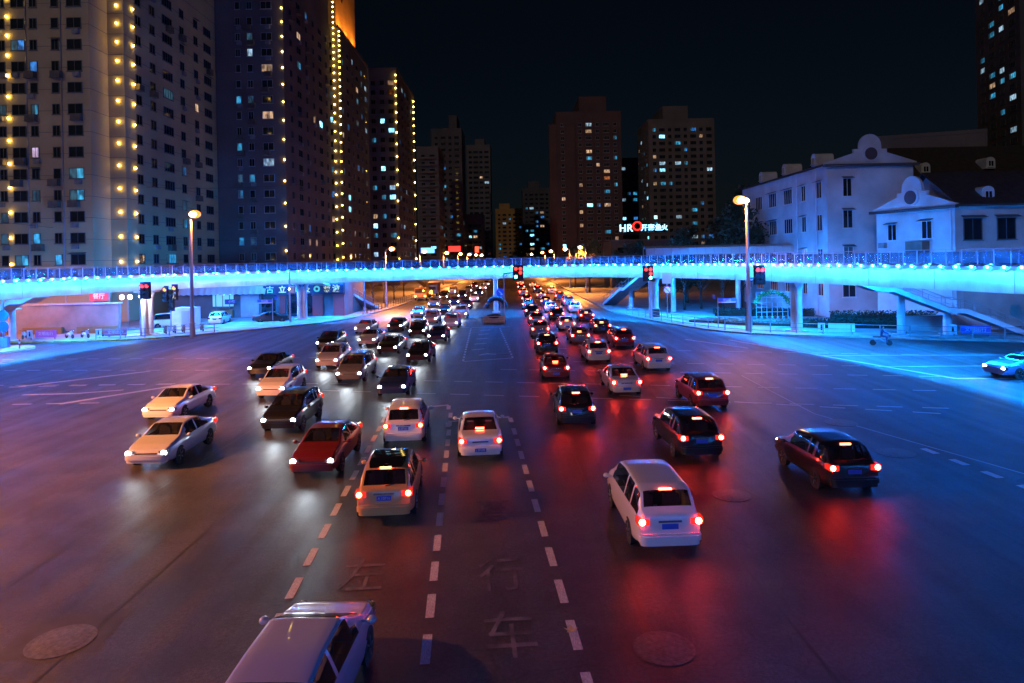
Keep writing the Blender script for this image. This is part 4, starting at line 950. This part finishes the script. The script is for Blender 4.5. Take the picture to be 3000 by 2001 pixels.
# ================================================================== STREET FURNITURE
def street_lamp(x, y, H, label, arm=1.6, side=1, power=0., twin=False, group='street lamps', s=1.):
    o = thing('street_lamp', label, 'street lamp', (x, y, 0), 0, group)
    MB().tube([(0, 0, .1), (0, 0, 1.6), (0, 0, 1.65), (0, 0, H-.5), (side*.15, 0, H-.1), (side*arm*.6, 0, H+.06), (side*arm, 0, H+.1)], [.15*s, .14*s, .11*s, .07*s, .06*s, .05*s, .045*s], 10).lathe([(.28, 0), (.28, .12), (.17, .16), (.17, .4)], 12).build('pole', mat('lamp_pole', (.45, .44, .44), .45, .3), o, True, 40)
    hd = MB().lathe([(.02, .16), (.16*s, .13), (.27*s, .02), (.27*s, -.04)], 14, (side*arm, 0, H+.1)).build('lamp_head', dark_steel, o, True, 40)
    MB().sphere((side*arm, 0, H+.02), .31*s, 14, 8, .72).build('lamp_halo', lamp_glow, hd, True)  # halo of the lamp built as a glowing sphere
    MB().sphere((side*arm, -.17*s, H-.01), .21*s, 12, 8, .72).build('lamp_bulb', lamp_sod, hd, True)
    if twin: MB().sphere((side*arm+.62, 0, H-.05), .15*s, 10, 6, .8).build('lamp_bulb', lamp_sod, hd, True)
    if power: lamp('lamp_light', 'SPOT', (side*arm, 0, H-.16-.26*s), power, SODIUM, o, .25, (0, 0, 0), 168, .5)
    return o
street_lamp(-35.2, 74.9, 13.5, 'tall orange street lamp in front of the nearest tower on the left', .5, 1, 4500, s=2.0)
street_lamp(23.9, 69.2, 13.4, 'tall orange street lamp beside the white gabled house on the right', -.7, 1, 4000, True, s=2.1)
street_lamp(-60.5, 72.0, 12.5, 'orange street lamp added beyond the left edge to light the beige tower', .6, 1, 14000)  # out of view, added for warm light on the beige tower
street_lamp(-33.5, 21.5, 12.5, 'orange street lamp at the near left corner of the junction', .6, 1, 75000)
for i, (x, y) in enumerate(((-21.9, 118), (-22.2, 164), (-21.4, 212), (-20.9, 262), (-20.6, 312), (-19.6, 352), (-18.6, 392))):
    street_lamp(x, y, 10, '%s orange street lamp beyond the footbridge on the left of the avenue' % ORD[i], 1.2, 1, 20000 if i < 5 else 0, s=1.8+.28*i)
for i, (x, y) in enumerate(((15.9, 147), (14.6, 172), (14.2, 228), (13.6, 278), (12.4, 392))):
    street_lamp(x, y, 10, '%s orange street lamp beyond the footbridge on the right of the avenue' % ORD[i], 1.2, -1, 20000 if i < 4 else 0, s=1.8+.28*i)

def head(parent, x, y, z, states, wd=.48, back=True, face=0.):
    """one signal head: a column of lamps"""
    n = len(states); h = n*.52+.1
    hd = MB().box((0, .10, 0), (wd, .2, h)).box((0, .22, 0), (wd+.26, .03, h+.26)).build('signal_head', black, parent); hd.location = (x, y, z); hd.rotation_euler = (0, 0, face)
    for k, st in enumerate(states):
        zz = h/2-.31-.52*k
        MB().lathe([(.20, -.02), (.20, .01)], 14, (0, -.005, zz), 'Y').build('signal_lens', {'r': tl_red, 'a': tl_amber, 'g': tl_green, 'x': tl_off}[st], hd)
        v = MB(); m_ = 7; pts = []
        for q in range(m_+1): a = math.pi*q/m_; pts += [(.22*math.cos(a), 0, zz+.22*math.sin(a)), (.22*math.cos(a), -.26, zz+.20*math.sin(a))]
        v.add(pts, [(2*q, 2*q+1, 2*q+3, 2*q+2) for q in range(m_)]); v.build('visor', black, hd)
    return hd
def signal(x, y, label, H, heads, arm=None, group='traffic signals'):
    o = thing('traffic_signal', label, 'traffic light', (x, y, 0), 0, group)
    mb = MB().tube([(0, 0, .1), (0, 0, H)], [.10, .07], 10).lathe([(.22, 0), (.22, .16), (.12, .2)], 12)
    mb.build('pole', mat('signal_pole', (.38, .39, .42), .4, .4), o, True, 40)
    if arm: MB().bar((0, 0, H-.2), (arm[0], 0, H-.1+arm[1]), .10, .12).bar((0, 0, H-.7), (arm[0]*.5, 0, H-.15+arm[1]*.5), .05, .05).build('arm', dark_steel, o)
    for hx, hz, st in heads: head(o, hx, -.16, hz, st)
    return o
signal(-1.1, 88.0, 'traffic signal with red and green lamps on an arm beside the middle pier', 6.2, [(1.55, 6.1, 'rxg'), (2.15, 6.1, 'rrx')], (1.7, .1))
signal(17.0, 84.6, 'traffic signal with red and green lamps before the right bend of the bridge', 5.6, [(-.45, 5.75, 'rxx'), (.1, 5.75, 'rrg')])
signal(23.5, 67.6, 'traffic signal with twin red arrows beside the right street lamp', 5.7, [(.75, 5.85, 'rxx'), (1.2, 5.85, 'rxx')], (1.1, .1))
signal(-41.6, 76.2, 'traffic signal with twin red lamps above the left bridge pier', 5.0, [(.35, 5.2, 'rxx'), (.85, 5.2, 'rxx')], (.8, 0))
signal(-40.4, 80.6, 'pedestrian-side signal with amber lamps right of the twin red ones', 4.5, [(-.6, 4.6, 'axx'), (.5, 4.75, 'axx'), (.1, 3.5, 'xxx')], (.6, .1))
signal(48.2, 62.5, 'dark signal mast with white boxes at the right edge', 6.4, [(1.2, 6.0, 'xxx')], (3, .2))
pole = MB().box((-.5, -.12, 4.6), (1.0, .3, 1.2)).box((.9, -.12, 4.1), (1.3, .3, 1.0)).build('cabinet', white_steel, [o for o in col.objects if o.get('label', '').startswith('dark signal')][0])
star_p = thing('floodlight', 'single glaring white floodlight on the left bridge pier', 'floodlight', (-41.75, 76.7, 4.55))
MB().box((0, 0, 0), (.36, .22, .3)).box((0, .3, 0), (.06, .5, .06)).build('lamp_housing', dark_steel, star_p); MB().sphere((0, -.16, 0), .16, 10, 6).build('lamp_glass', fl_em, star_p, True)
lamp('lamp_light', 'SPOT', (0, -.4, -.1), 900, (.8, .95, 1.), star_p, .15, (R(50), 0, 0), 130, .6)

# middle island: planter, guard frame, round keep-right sign, ring behind the pier
isl = thing('planter', 'concrete planter with soil in front of the middle pier', 'planter', (-2.4, 85.6, 0))
MB().box((0, 0, .42), (2.4, 1.3, .84), 0, 1.04).build('tub', concrete, isl); MB().sphere((0, 0, .75), .95, 14, 8, .35).build('soil_mound', soil, isl, True)
for s in (-1, 1): MB().box((s*.85, -.67, .2), (.5, .03, .22)).build('reflector', mat('reflector_y', (.6, .45, .05), .4), isl)
gf = thing('guard_frame', 'low metal guard frame in front of the planter', 'barrier', (-2.4, 83.6, 0))
for s in (-1, 1): MB().tube([(s*1.3, 0, 0), (s*1.3, 0, .95)], .05, 8).build('post', white_steel, gf)
for z in (.35, .62, .9): MB().tube([(-1.3, 0, z), (1.3, 0, z)], .035, 8).build('rail', white_steel, gf)
ks = thing('keep_right_sign', 'round blue arrow sign on the middle pier', 'sign', (-1.8, 99.9, 0))
MB().lathe([(.62, -.03), (.62, .03)], 24, (0, 0, 3.0), 'Y').build('disc', mat('sign_blue', (.02, .12, .6), .4), ks); MB().bar((-.25, -.05, 3.25), (.28, -.05, 2.72), .05, .14).bar((.3, -.05, 2.7), (.02, -.05, 2.72), .05, .12).build('arrow', white_steel, ks); MB().tube([(0, .1, 0), (0, .1, 3.5)], .05, 8).build('post', grey_steel, ks)
cg = thing('crash_guard', 'round blue crash guard behind the planter', 'barrier', (-2.4, 98.2, 0))
MB().tube([(1.35*math.cos(t), 0, .9+1.35*math.sin(t)) for t in [math.pi*k/14 for k in range(15)]], .34, 10).build('hoop', mat('guard_blue', (.012, .022, .04), .6), cg, True)

# railings along the kerbs
def railing(pts, label, H=1.0, step=2.4, m=None, group='kerb railings', bars=(.18, .55, .98)):
    o = thing('kerb_railing', label, 'railing', (0, 0, 0), 0, group); m = m or mat('railing_steel', (.30, .31, .33), .4, .4)
    P = spline([(x, y, .125) for x, y in pts], 6)
    for z in bars: MB().tube([p+Vector((0, 0, z)) for p in P], .03, 6).build('rail', m, o)
    pm = MB().box((0, 0, H/2), (.08, .08, H)).box((0, 0, .03), (.16, .16, .06)).mesh('post', m)
    acc = 0.; nxt = 0.
    for a, b in zip(P, P[1:]):
        L = (b-a).length
        while nxt <= acc+L:
            put('post', pm, o, a.lerp(b, (nxt-acc)/L)); nxt += step
        acc += L
    return o
railing([(15.6, 94), (17.4, 84), (19.3, 77.6), (21.2, 72.4), (23.6, 69.2), (28.4, 66.0), (33.2, 63.7), (39.2, 60.7), (46, 58)], 'metal railing along the curved kerb on the right')
railing([(-45, 73.6), (-40.7, 74.6), (-37.9, 76), (-34.2, 79.2)], 'metal railing along the kerb below the left street lamp')
railing([(-22.2, 101), (-20.9, 117), (-20.3, 136), (-19.9, 160)], 'dark low railing along the far left pavement', 1.0, 2.0, dark_steel)
def banner(x, y, rz, colour, label, wd=2.9):
    o = thing('banner', label, 'banner', (x, y, .125), rz, 'banners on the railings')
    MB().box((.3, 0, .62), (wd-.6, .05, .78)).build('panel', mat('banner_'+label[:12], colour, .6), o); MB().box((-wd/2, 0, .62), (.62, .06, .84)).build('white_panel', mat('banner_white', (.7, .7, .7), .6), o)
    MB().box((-wd/2, -.04, .55), (.16, .02, .36)).sphere((-wd/2, -.04, .82), .08, 8, 5).build('pictogram', black, o)
    for s in (-wd/2+.1, wd/2-.2): MB().box((s, .06, .5), (.06, .06, 1.0)).build('post', dark_steel, o)
    text('lettering', '文明出行', .42, mat('banner_text', (.6, .6, .62), .6), o, (.3, -.035, .62), .004)
banner(-51.4, 74.6, 0, (.32, .12, .42), 'purple banner with white end panel on the left kerb'); banner(-43.9, 74.8, R(8), (.55, .10, .14), 'red banner with white end panel beside the left pier')
banner(31.0, 65.2, R(-20), (.50, .60, .66), 'pale blue banner on the right railing beside the pier'); banner(41.2, 61.4, R(-22), (.05, .08, .40), 'dark blue banner on the right railing near the stair')
# traffic island and striped post on the far left
tis = struct(MB().lathe([(3.4, 0), (3.3, .14), (.5, .16)], 24, (-50.6, 66.4, 0)).build('traffic_island', kerbm)); 
sp = thing('direction_post', 'white post with round blue signs on the left traffic island', 'sign', (-50.2, 67.2, .15))
MB().tube([(0, 0, 0), (0, 0, 7.0)], .11, 10).build('post', grey_steel, sp); 
for z in (3.2, 2.1): MB().lathe([(.55, -.03), (.55, .03)], 20, (.1, -.16, z), 'Y').build('disc', MATS['sign_blue'], sp)
MB().box((.1, -.1, .6), (1.0, .4, 1.0)).build('cabinet', mat('cabinet_blue', (.12, .25, .45), .5), sp)
bo = thing('bollard', 'short red and white bollard on the left traffic island', 'bollard', (-48.2, 66.6, .14)); MB().tube([(0, 0, 0), (0, 0, .9)], .07, 10).build('post', mat('bollard_red', (.5, .05, .04), .5), bo); MB().tube([(0, 0, .5), (0, 0, .68)], .074, 10).build('band', white_steel, bo)
# street-name signs, round sign, bin, cabinet
def name_sign(x, y, label, z=2.9, s=1, rz=0., txt='中山路'):
    o = thing('street_name_sign', label, 'sign', (x, y, .125), rz, 'street name signs'); MB().tube([(0, 0, 0), (0, 0, z+.35)], .05, 8).build('post', grey_steel, o)
    MB().box((s*1.0, 0, z), (1.9, .06, .5)).build('blade', MATS['sign_blue'], o); MB().box((s*1.0, -.004, z-.19), (1.88, .065, .1)).build('white_stripe', white_steel, o); text('lettering', txt, .3, white_steel, o, (s*1.0, -.04, z+.03), .004)
    MB().box((-s*.35, .3, z+.4), (.08, .8, .4)).build('blade', MATS['sign_blue'], o); return o
name_sign(21.9, 73.0, 'blue street name sign left of the right-hand lamp post'); name_sign(-31.2, 88.6, 'blue street name sign in front of the red shop doors', 2.9, -1)
rs = thing('prohibition_sign', 'round white and red sign below a pale plate by the right piers', 'sign', (19.4, 85.8, .125))
MB().tube([(0, 0, 0), (0, 0, 5.6)], .06, 8).build('post', grey_steel, rs); MB().lathe([(.52, -.03), (.52, .03)], 20, (0, -.1, 3.5), 'Y').build('disc', white_steel, rs); MB().lathe([(.40, -.045), (.52, -.045), (.52, -.03)], 20, (0, -.1, 3.5), 'Y').build('red_ring', mat('sign_red_paint', (.55, .03, .03), .5), rs); MB().lathe([(.40, -.07), (.40, -.05)], 20, (0, -.1, 3.5), 'Y').build('white_face', white_steel, rs); MB().bar((-.27, -.18, 3.77), (.27, -.18, 3.23), .02, .09).build('slash', MATS['sign_red_paint'], rs)
MB().box((0, -.1, 5.0), (1.2, .06, 1.4)).build('plate', mat('plate_pale', (.45, .42, .42), .5), rs)
bn = thing('litter_bin', 'dark litter bin at the right kerb bend', 'bin', (18.3, 87.5, .125)); MB().box((0, 0, .5), (.9, .5, 1.0), 0, .95).build('bin_body', dark_steel, bn); MB().box((0, 0, 1.04), (.98, .58, .08)).build('lid', grey_steel, bn); MB().box((0, -.26, .75), (.6, .02, .16)).build('slot', black, bn)
ub = thing('utility_pole', 'pale utility pole with box in front of the shop sign', 'pole', (-29.4, 90.0, .125)); MB().tube([(0, 0, 0), (0, 0, 7)], .12, 10).build('post', grey_steel, ub); MB().box((.4, 0, 4.3), (.6, .4, .9)).build('box', grey_steel, ub); MB().sphere((0, -.2, 4.4), .1, 8, 6).build('lamp_glass', fl_em, ub)
fp = thing('utility_pole', 'grey pole with sign panel at the left stair foot beyond the bridge', 'pole', (-22.6, 104, .125)); MB().tube([(0, 0, 0), (0, 0, 6.5)], .13, 10).build('post', grey_steel, fp); MB().box((0, -.16, 5.4), (1.1, .06, .7)).build('panel', white_steel, fp)
hut = thing('site_cabin', 'pale rounded metal cabin between the parked van and the lamp post', 'cabin', (-40.6, 84.6, .125)); 
hp = [(-1.5, 0), (1.5, 0), (1.5, 2.6), (-.9, 2.6), (-1.3, 2.45), (-1.5, 2.1)]; n_ = len(hp)
MB().add([(x, -.8, z) for x, z in hp]+[(x, .8, z) for x, z in hp], [tuple(range(n_)), tuple(reversed(range(n_, 2*n_)))]+[(i, n_+i, n_+(i+1) % n_, (i+1) % n_) for i in range(n_)]).build('cabin_shell', white_steel, hut); MB().box((.4, -.82, 1.2), (1.0, .04, 2.0)).build('door', grey_steel, hut)
# trellis with flowers by the right pier
tr = thing('flower_trellis', 'white grid trellis with an arch of green leaves behind the right pier', 'trellis', (29.6, 78.0, .125))
for k in range(7): MB().box((-1.8+.6*k, 0, 1.95), (.06, .06, 3.1)).build('upright', white_steel, tr)
for k in range(6): MB().box((0, -.04, .6+.55*k), (3.7, .05, .06)).build('crossbar', white_steel, tr)
lm = MB(); g_ = random.Random(3)
for k in range(420):
    t = g_.uniform(0.05, 3.0); r_ = 1.9+g_.gauss(0, .14); p = Vector((r_*math.cos(t), g_.uniform(-.3, .2), 1.9+1.5*math.sin(t)+g_.gauss(0, .12))); a = g_.uniform(0, 6.3); q = Vector((math.cos(a), math.sin(a)*.6, g_.uniform(-.6, .6))).normalized()*.13; r2 = Vector((-q.y, q.x, .5)).normalized()*.07
    lm.add([p-q, p+r2, p+q, p-r2], [(0, 1, 2, 3)])
struct(lm.build('foliage', mat('trellis_leaves', (.10, .24, .06), .6), tr), 'stuff')
fr = mat('flower_red', (.4, .05, .02), .6)
for k in range(6): MB().sphere((-1.6+.62*k, -.2, .55), .2, 8, 5).build('flower_pot', fr, tr)
# manholes and the fallen leaf
for i, (x, y, r_, lab) in enumerate(((15.2, 31.9, .62, 'round manhole cover on the blue road, farther of the right pair'), (15.0, 27.0, .6, 'round manhole cover on the blue road, nearer of the right pair'), (7.1, 22.6, .5, 'pale manhole cover between the outbound lanes'), (2.94, 13.9, .5, 'large manhole cover near the bottom edge right of the queue'), (-9.8, 14.6, .55, 'dark manhole cover at the lower left'), (-24.2, 58.6, .5, 'small manhole cover on the far left of the junction'), (-.9, 57.2, .5, 'manhole cover by the far stop line'))):
    mh = thing('manhole_cover', lab, 'manhole', (x, y, 0), 0, 'manhole covers')
    MB().lathe([(r_+.12, 0.001), (r_+.12, .012), (r_, .012)], 28).build('rim', iron, mh, True, 30); MB().lathe([(r_-.02, .001), (r_-.02, .014), (r_-.05, .017), (.02, .017)], 28).build('cover', iron, mh, True, 30)
lf = MB(); pts = []
for k in range(10): a = 2*math.pi*k/10+.3; r_ = .17 if k % 2 == 0 else .07; pts.append((r_*math.cos(a), r_*math.sin(a), .02+.03*(k % 2 == 0)))
lf.add(pts+[(0, 0, .012)], [(k, (k+1) % 10, 10) for k in range(10)]); l_ = lf.build('fallen_leaf', mat('leaf_yellow', (.55, .38, .18), .7)); l_.location = (1.1, 14.6, 0); tag(l_, 'yellow fallen leaf on the asphalt beside the dashed line', 'leaf')

# ================================================================== TREES AND HEDGES
def crown_mesh(seed, n, rx, rz, leaf, m, clumps=26):
    g = random.Random(seed); mb = MB(); cs = []
    for k in range(clumps):
        v = Vector((g.gauss(0, 1), g.gauss(0, 1), g.gauss(0, 1))).normalized()*g.uniform(.25, 1.)**.6
        cs.append((Vector((v.x*rx, v.y*rx, v.z*rz)), g.uniform(.22, .42)*rx))
    for k in range(n):
        c, r_ = g.choice(cs); d = Vector((g.gauss(0, 1), g.gauss(0, 1), g.gauss(0, 1))).normalized()*r_*g.uniform(.3, 1.05)
        p = c+d; a = Vector((g.gauss(0, 1), g.gauss(0, 1), g.gauss(0, .7))).normalized(); b = a.cross(Vector((g.gauss(0, 1), g.gauss(0, 1), g.gauss(0, 1)))).normalized()
        s = leaf*g.uniform(.7, 1.3); mb.add([p-a*s, p+b*s*.5, p+a*s, p-b*s*.5], [(0, 1, 2, 3)])
    return mb.mesh('crown', m)
def trunk_mesh(seed, H, spread_):
    g = random.Random(seed); mb = MB().tube([(0, 0, 0), (.05, .03, H*.3), (-.05, .05, H*.6), (0, 0, H*.85)], [.2, .16, .12, .05], 8)
    for k in range(9):
        a = g.uniform(0, 6.3); z = H*g.uniform(.3, .65); L = spread_*g.uniform(.5, 1.)
        mb.tube([(0, 0, z), (math.cos(a)*L*.5, math.sin(a)*L*.5, z+L*.45), (math.cos(a)*L, math.sin(a)*L, z+L*.8)], [.08, .05, .015], 5)
    return mb.mesh('trunk', bark, True)
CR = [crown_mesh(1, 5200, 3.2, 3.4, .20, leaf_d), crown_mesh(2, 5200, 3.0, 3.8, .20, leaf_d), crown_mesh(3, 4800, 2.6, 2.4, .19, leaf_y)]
TK = [trunk_mesh(1, 7., 3.), trunk_mesh(2, 7.5, 3.2)]
def tree(x, y, s, label, kind=0, h=6.4, group='street trees', rz=0., bare=False):
    o = thing('street_tree', label, 'tree', (x, y, .1), rz, group); put('trunk', TK[kind % 2], o, None, None, (s, s, s))
    if not bare: put('crown', CR[kind], o, (0, 0, h*s), rz*2, (s, s, s))
    return o
tree(34.5, 104, 1.55, 'dark leafy tree left of the orange lamp, nearest of its group', 0, 5.6); tree(28.6, 112, 1.35, 'dark leafy tree left of the nearest dark tree', 1, 5.6, rz=1.); tree(41.2, 118, 1.9, 'tallest dark tree behind the glazed canopy', 0, 6.2, rz=2.2); tree(22.6, 128, 1.2, 'small dark tree below the roof sign', 1, 5.2, rz=.5); tree(50, 128, 1.7, 'dark tree behind the left flank of the tall white house', 1, 6, rz=3.)
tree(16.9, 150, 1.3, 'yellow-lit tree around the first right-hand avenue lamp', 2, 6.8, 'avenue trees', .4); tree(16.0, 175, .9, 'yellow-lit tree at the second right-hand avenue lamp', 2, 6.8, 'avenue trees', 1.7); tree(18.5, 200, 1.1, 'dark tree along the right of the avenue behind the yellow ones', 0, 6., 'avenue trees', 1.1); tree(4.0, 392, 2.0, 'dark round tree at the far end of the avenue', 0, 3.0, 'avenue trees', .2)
for i, (x, y) in enumerate(((24.5, 97.5), (27.3, 99), (30.2, 98), (33.4, 99.5), (23.2, 103))): tree(x, y, .85, '%s bare tree from the left in the dark bed behind the right pier' % ORD[[1, 2, 3, 4, 0][i]], i % 2, 6, 'bare trees behind the right pier', i*1.3, True)
for i, (x, y) in enumerate(((-24.2, 118), (-24.0, 127), (-23.8, 137), (-23.6, 148))): tree(x, y, .75, '%s bare tree beyond the bridge on the left pavement' % ORD[i], i % 2, 6, 'bare trees on the left pavement', i*1.1, True)
def hedge(x, y, rz, L, H, D, label, m=hedge_m, n=2600):
    g = random.Random(int(x*10)); mb = MB()
    for k in range(n):
        p = Vector((g.uniform(-L/2, L/2), g.uniform(-D/2, D/2), abs(g.gauss(H*.62, H*.22)))); a = Vector((g.gauss(0, 1), g.gauss(0, 1), g.gauss(0, .7))).normalized(); b = a.cross(Vector((g.gauss(0, 1), g.gauss(0, 1), g.gauss(0, 1)))).normalized(); s = .12*g.uniform(.7, 1.4)
        p.z = min(p.z, H)
        mb.add([p-a*s, p+b*s*.55, p+a*s, p-b*s*.55], [(0, 1, 2, 3)])
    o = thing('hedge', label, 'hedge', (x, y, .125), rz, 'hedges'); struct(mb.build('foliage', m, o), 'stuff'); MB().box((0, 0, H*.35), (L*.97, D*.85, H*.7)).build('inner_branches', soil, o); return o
hedge(39, 72.2, R(-14), 10, 1.5, 2.6, 'dark clipped hedge in front of the small white house'); hedge(36, 70.2, R(-16), 13, .9, 1.6, 'lower dark hedge before the clipped hedge', n=2600); hedge(31.5, 86, R(-18), 12, .9, 2.0, 'dark hedge at the foot of the tall white house')
bed = struct(MB().prism([(20.6, 80), (24.5, 75.5), (29.5, 72.8), (32, 74.5), (27, 78), (23.5, 82.5)], .1, .38).build('flower_bed', soil))
hedge(27.0, 76.2, R(-32), 9.0, .55, 2.6, 'pale low planting in the bed beside the right lamp post', mat('pale_planting', (.20, .24, .16), .7), 2400)
lw = thing('garden_wall', 'pale low garden wall under the right stair flight', 'wall'); MB().prism(rect(37.5, 66.3, 47, 66.6), 0, 1.5).build('wall_face', stucco, lw); MB().bar((37.4, 66.45, 1.55), (47.1, 66.45, 1.55), .45, .12).build('coping', concrete, lw)

# ================================================================== SCOOTERS, PEOPLE
def skin_mesh(name, verts, edges, radii, m, root=0, sub=2):
    me = bpy.data.meshes.new(name); me.from_pydata(verts, edges, []); me.materials.append(m)
    o = bpy.data.objects.new(name, me); col.objects.link(o)
    md = o.modifiers.new('s', 'SKIN'); md.use_smooth_shade = True
    for i, r_ in enumerate(radii): me.skin_vertices[0].data[i].radius = (r_, r_) if not isinstance(r_, tuple) else r_
    me.skin_vertices[0].data[root].use_root = True
    o.modifiers.new('u', 'SUBSURF').levels = sub
    out = bpy.data.meshes.new_from_object(o.evaluated_get(bpy.context.evaluated_depsgraph_get())); bpy.data.objects.remove(o); bpy.data.meshes.remove(me)
    return out
skin_c = mat('skin', (.42, .26, .18), .6); hair_c = mat('hair', (.012, .010, .010), .6)
def person(x, y, z, rz, label, coat, pose='stand'):
    o = thing('person', label, 'person', (x, y, z), rz)
    if pose == 'stand':
        V = [(0, 0, .95), (0, 0, 1.15), (0, .01, 1.36), (0, .01, 1.48), (.19, 0, 1.40), (.25, .03, 1.12), (.22, -.12, .90), (-.19, 0, 1.40), (-.25, .02, 1.12), (-.23, -.10, .88), (.10, 0, .88), (.11, -.03, .48), (.11, .02, .08), (.11, -.14, .04), (-.10, 0, .88), (-.11, .02, .48), (-.12, .05, .08), (-.12, -.11, .04)]
    else:
        V = [(0, 0, .82), (0, -.05, 1.0), (0, -.1, 1.24), (0, -.12, 1.36), (.19, -.1, 1.28), (.25, -.3, 1.08), (.24, -.55, 1.05), (-.19, -.1, 1.28), (-.25, -.3, 1.08), (-.24, -.55, 1.05), (.12, -.02, .80), (.15, -.42, .74), (.14, -.38, .34), (.14, -.5, .30), (-.12, -.02, .80), (-.15, -.42, .74), (-.14, -.38, .34), (-.14, -.5, .30)]
    E_ = [(0, 1), (1, 2), (2, 3), (2, 4), (4, 5), (5, 6), (2, 7), (7, 8), (8, 9), (0, 10), (10, 11), (11, 12), (12, 13), (0, 14), (14, 15), (15, 16), (16, 17)]
    Rr = [(.16, .12), (.15, .11), (.17, .11), .06, .075, .055, .04, .075, .055, .04, .095, .07, .05, .045, .095, .07, .05, .045]
    put('body', skin_mesh('body', V, E_, Rr, coat), o)
    hz = V[3][2]+.16; hy = V[3][1]
    hd = MB().sphere((0, hy-.01, hz), .1, 14, 10, 1.22).sphere((0, hy-.115, hz-.01), .022, 6, 5, 1.2).sphere((.1, hy, hz-.01), .022, 6, 5, 1.4).sphere((-.1, hy, hz-.01), .022, 6, 5, 1.4).mesh('head', skin_c, True); put('head', hd, o)
    MB().sphere((0, hy+.018, hz+.03), .106, 14, 10, 1.15).build('hair', hair_c, o, True)
    for s in (6, 9):
        h = Vector(V[s]); mb = MB().sphere(h+Vector((0, -.03, -.03)), .042, 8, 6, 1.2)
        for f in range(4): mb.tube([h+Vector((-.03+.02*f, -.05, -.05)), h+Vector((-.03+.02*f, -.08, -.085)), h+Vector((-.03+.02*f, -.075, -.11))], [.011, .010, .008], 6)
        mb.tube([h+Vector((.035, -.04, -.03)), h+Vector((.055, -.07, -.06))], [.012, .009], 6); mb.build('hand', skin_c, o, True)
    return o
dk = mat('dark_coat', (.015, .014, .016), .85)
pa, na = ring_at(TOT*.5); 
def on_bridge(xt):
    best = min((abs(p.x-xt), i) for i, (p, n_) in enumerate(ring) if p.y > 80)[1]; return ring[best]
for xt, lab in ((-18.4, 'person in dark coat on the footbridge, left of the two walkers'), (-16.6, 'person in dark coat on the footbridge, right of the two walkers')):
    p_, n_ = on_bridge(xt); q = p_+n_*.6; person(q.x, q.y, 6.87, R(20), lab, dk)
def scooter(x, y, rz, label, c=(.3, .3, .32), z=.125, group='parked scooters'):
    o = thing('scooter', label, 'scooter', (x, y, z), rz, group); m_ = mat('scooter_%02d%02d%02d' % tuple(int(v*99) for v in c), c, .4, coat=.5)
    for yy in (-.62, .62):
        wh_ = MB().lathe([(.13, -.04), (.22, -.05), (.25, 0), (.22, .05), (.13, .04)], 14, (0, yy, .25), 'X').build('wheel', rubber, o, True, 40)
    MB().tube([(0, .5, .42), (0, .15, .55), (0, -.05, .40), (0, -.35, .34), (0, -.45, .6), (0, -.55, .92)], [.12, .15, .10, .10, .09, .05], 8).box((0, -.40, .6), (.34, .06, .5)).build('body', m_, o, True, 50)
    MB().box((0, .32, .74), (.26, .6, .1)).build('saddle', black, o); MB().tube([(-.32, -.5, .98), (0, -.56, .95), (.32, -.5, .98)], .02, 6).build('handlebar', dark_steel, o); MB().sphere((0, -.66, .84), .08, 8, 6).build('headlight', chrome, o)
    return o
for i, (x, y, c) in enumerate(((-56.6, 75.6, (.4, .1, .1)), (-55.4, 75.6, (.3, .3, .32)), (-54.2, 75.7, (.5, .5, .52)), (-48.9, 75.2, (.6, .6, .62)), (-47.3, 75.4, (.5, .52, .55)), (-45.6, 76.4, (.5, .1, .1)))):
    scooter(x, y, R(20+40*(i > 2)), '%s scooter from the left, parked along the left kerb' % ORD[i], c)
for i, (x, y) in enumerate(((-40.0, 78.4), (-39.2, 78.9), (-38.4, 79.4), (-37.6, 80.0), (-36.8, 80.7))):
    scooter(x, y, R(35), 'bluish-lit scooter under the left street lamp, %s from the pier' % ORD[i], (.25, .27, .3))
scooter(31.0, 57.6, R(70), 'scooter ridden across the road below the right stair', (.12, .14, .2), 0., None)
person(31.0, 57.6, .02, R(70), 'person in dark jacket riding the scooter below the right stair', mat('blue_coat', (.03, .05, .12), .8), 'ride')
# overhead wires across the left towers
for i, (a, b) in enumerate((((-66, 88, 14), (-30, 122, 12)), ((-66, 88, 20), (-36, 122, 22)))):
    A_ = Vector(a); B_ = Vector(b); o = MB().tube([A_.lerp(B_, t/10)-Vector((0, 0, 1.2*math.sin(math.pi*t/10))) for t in range(11)], .02, 5).build('overhead_wire', black); tag(o, '%s dark overhead wire sagging between the left towers' % ('lower', 'upper')[i], 'wire')
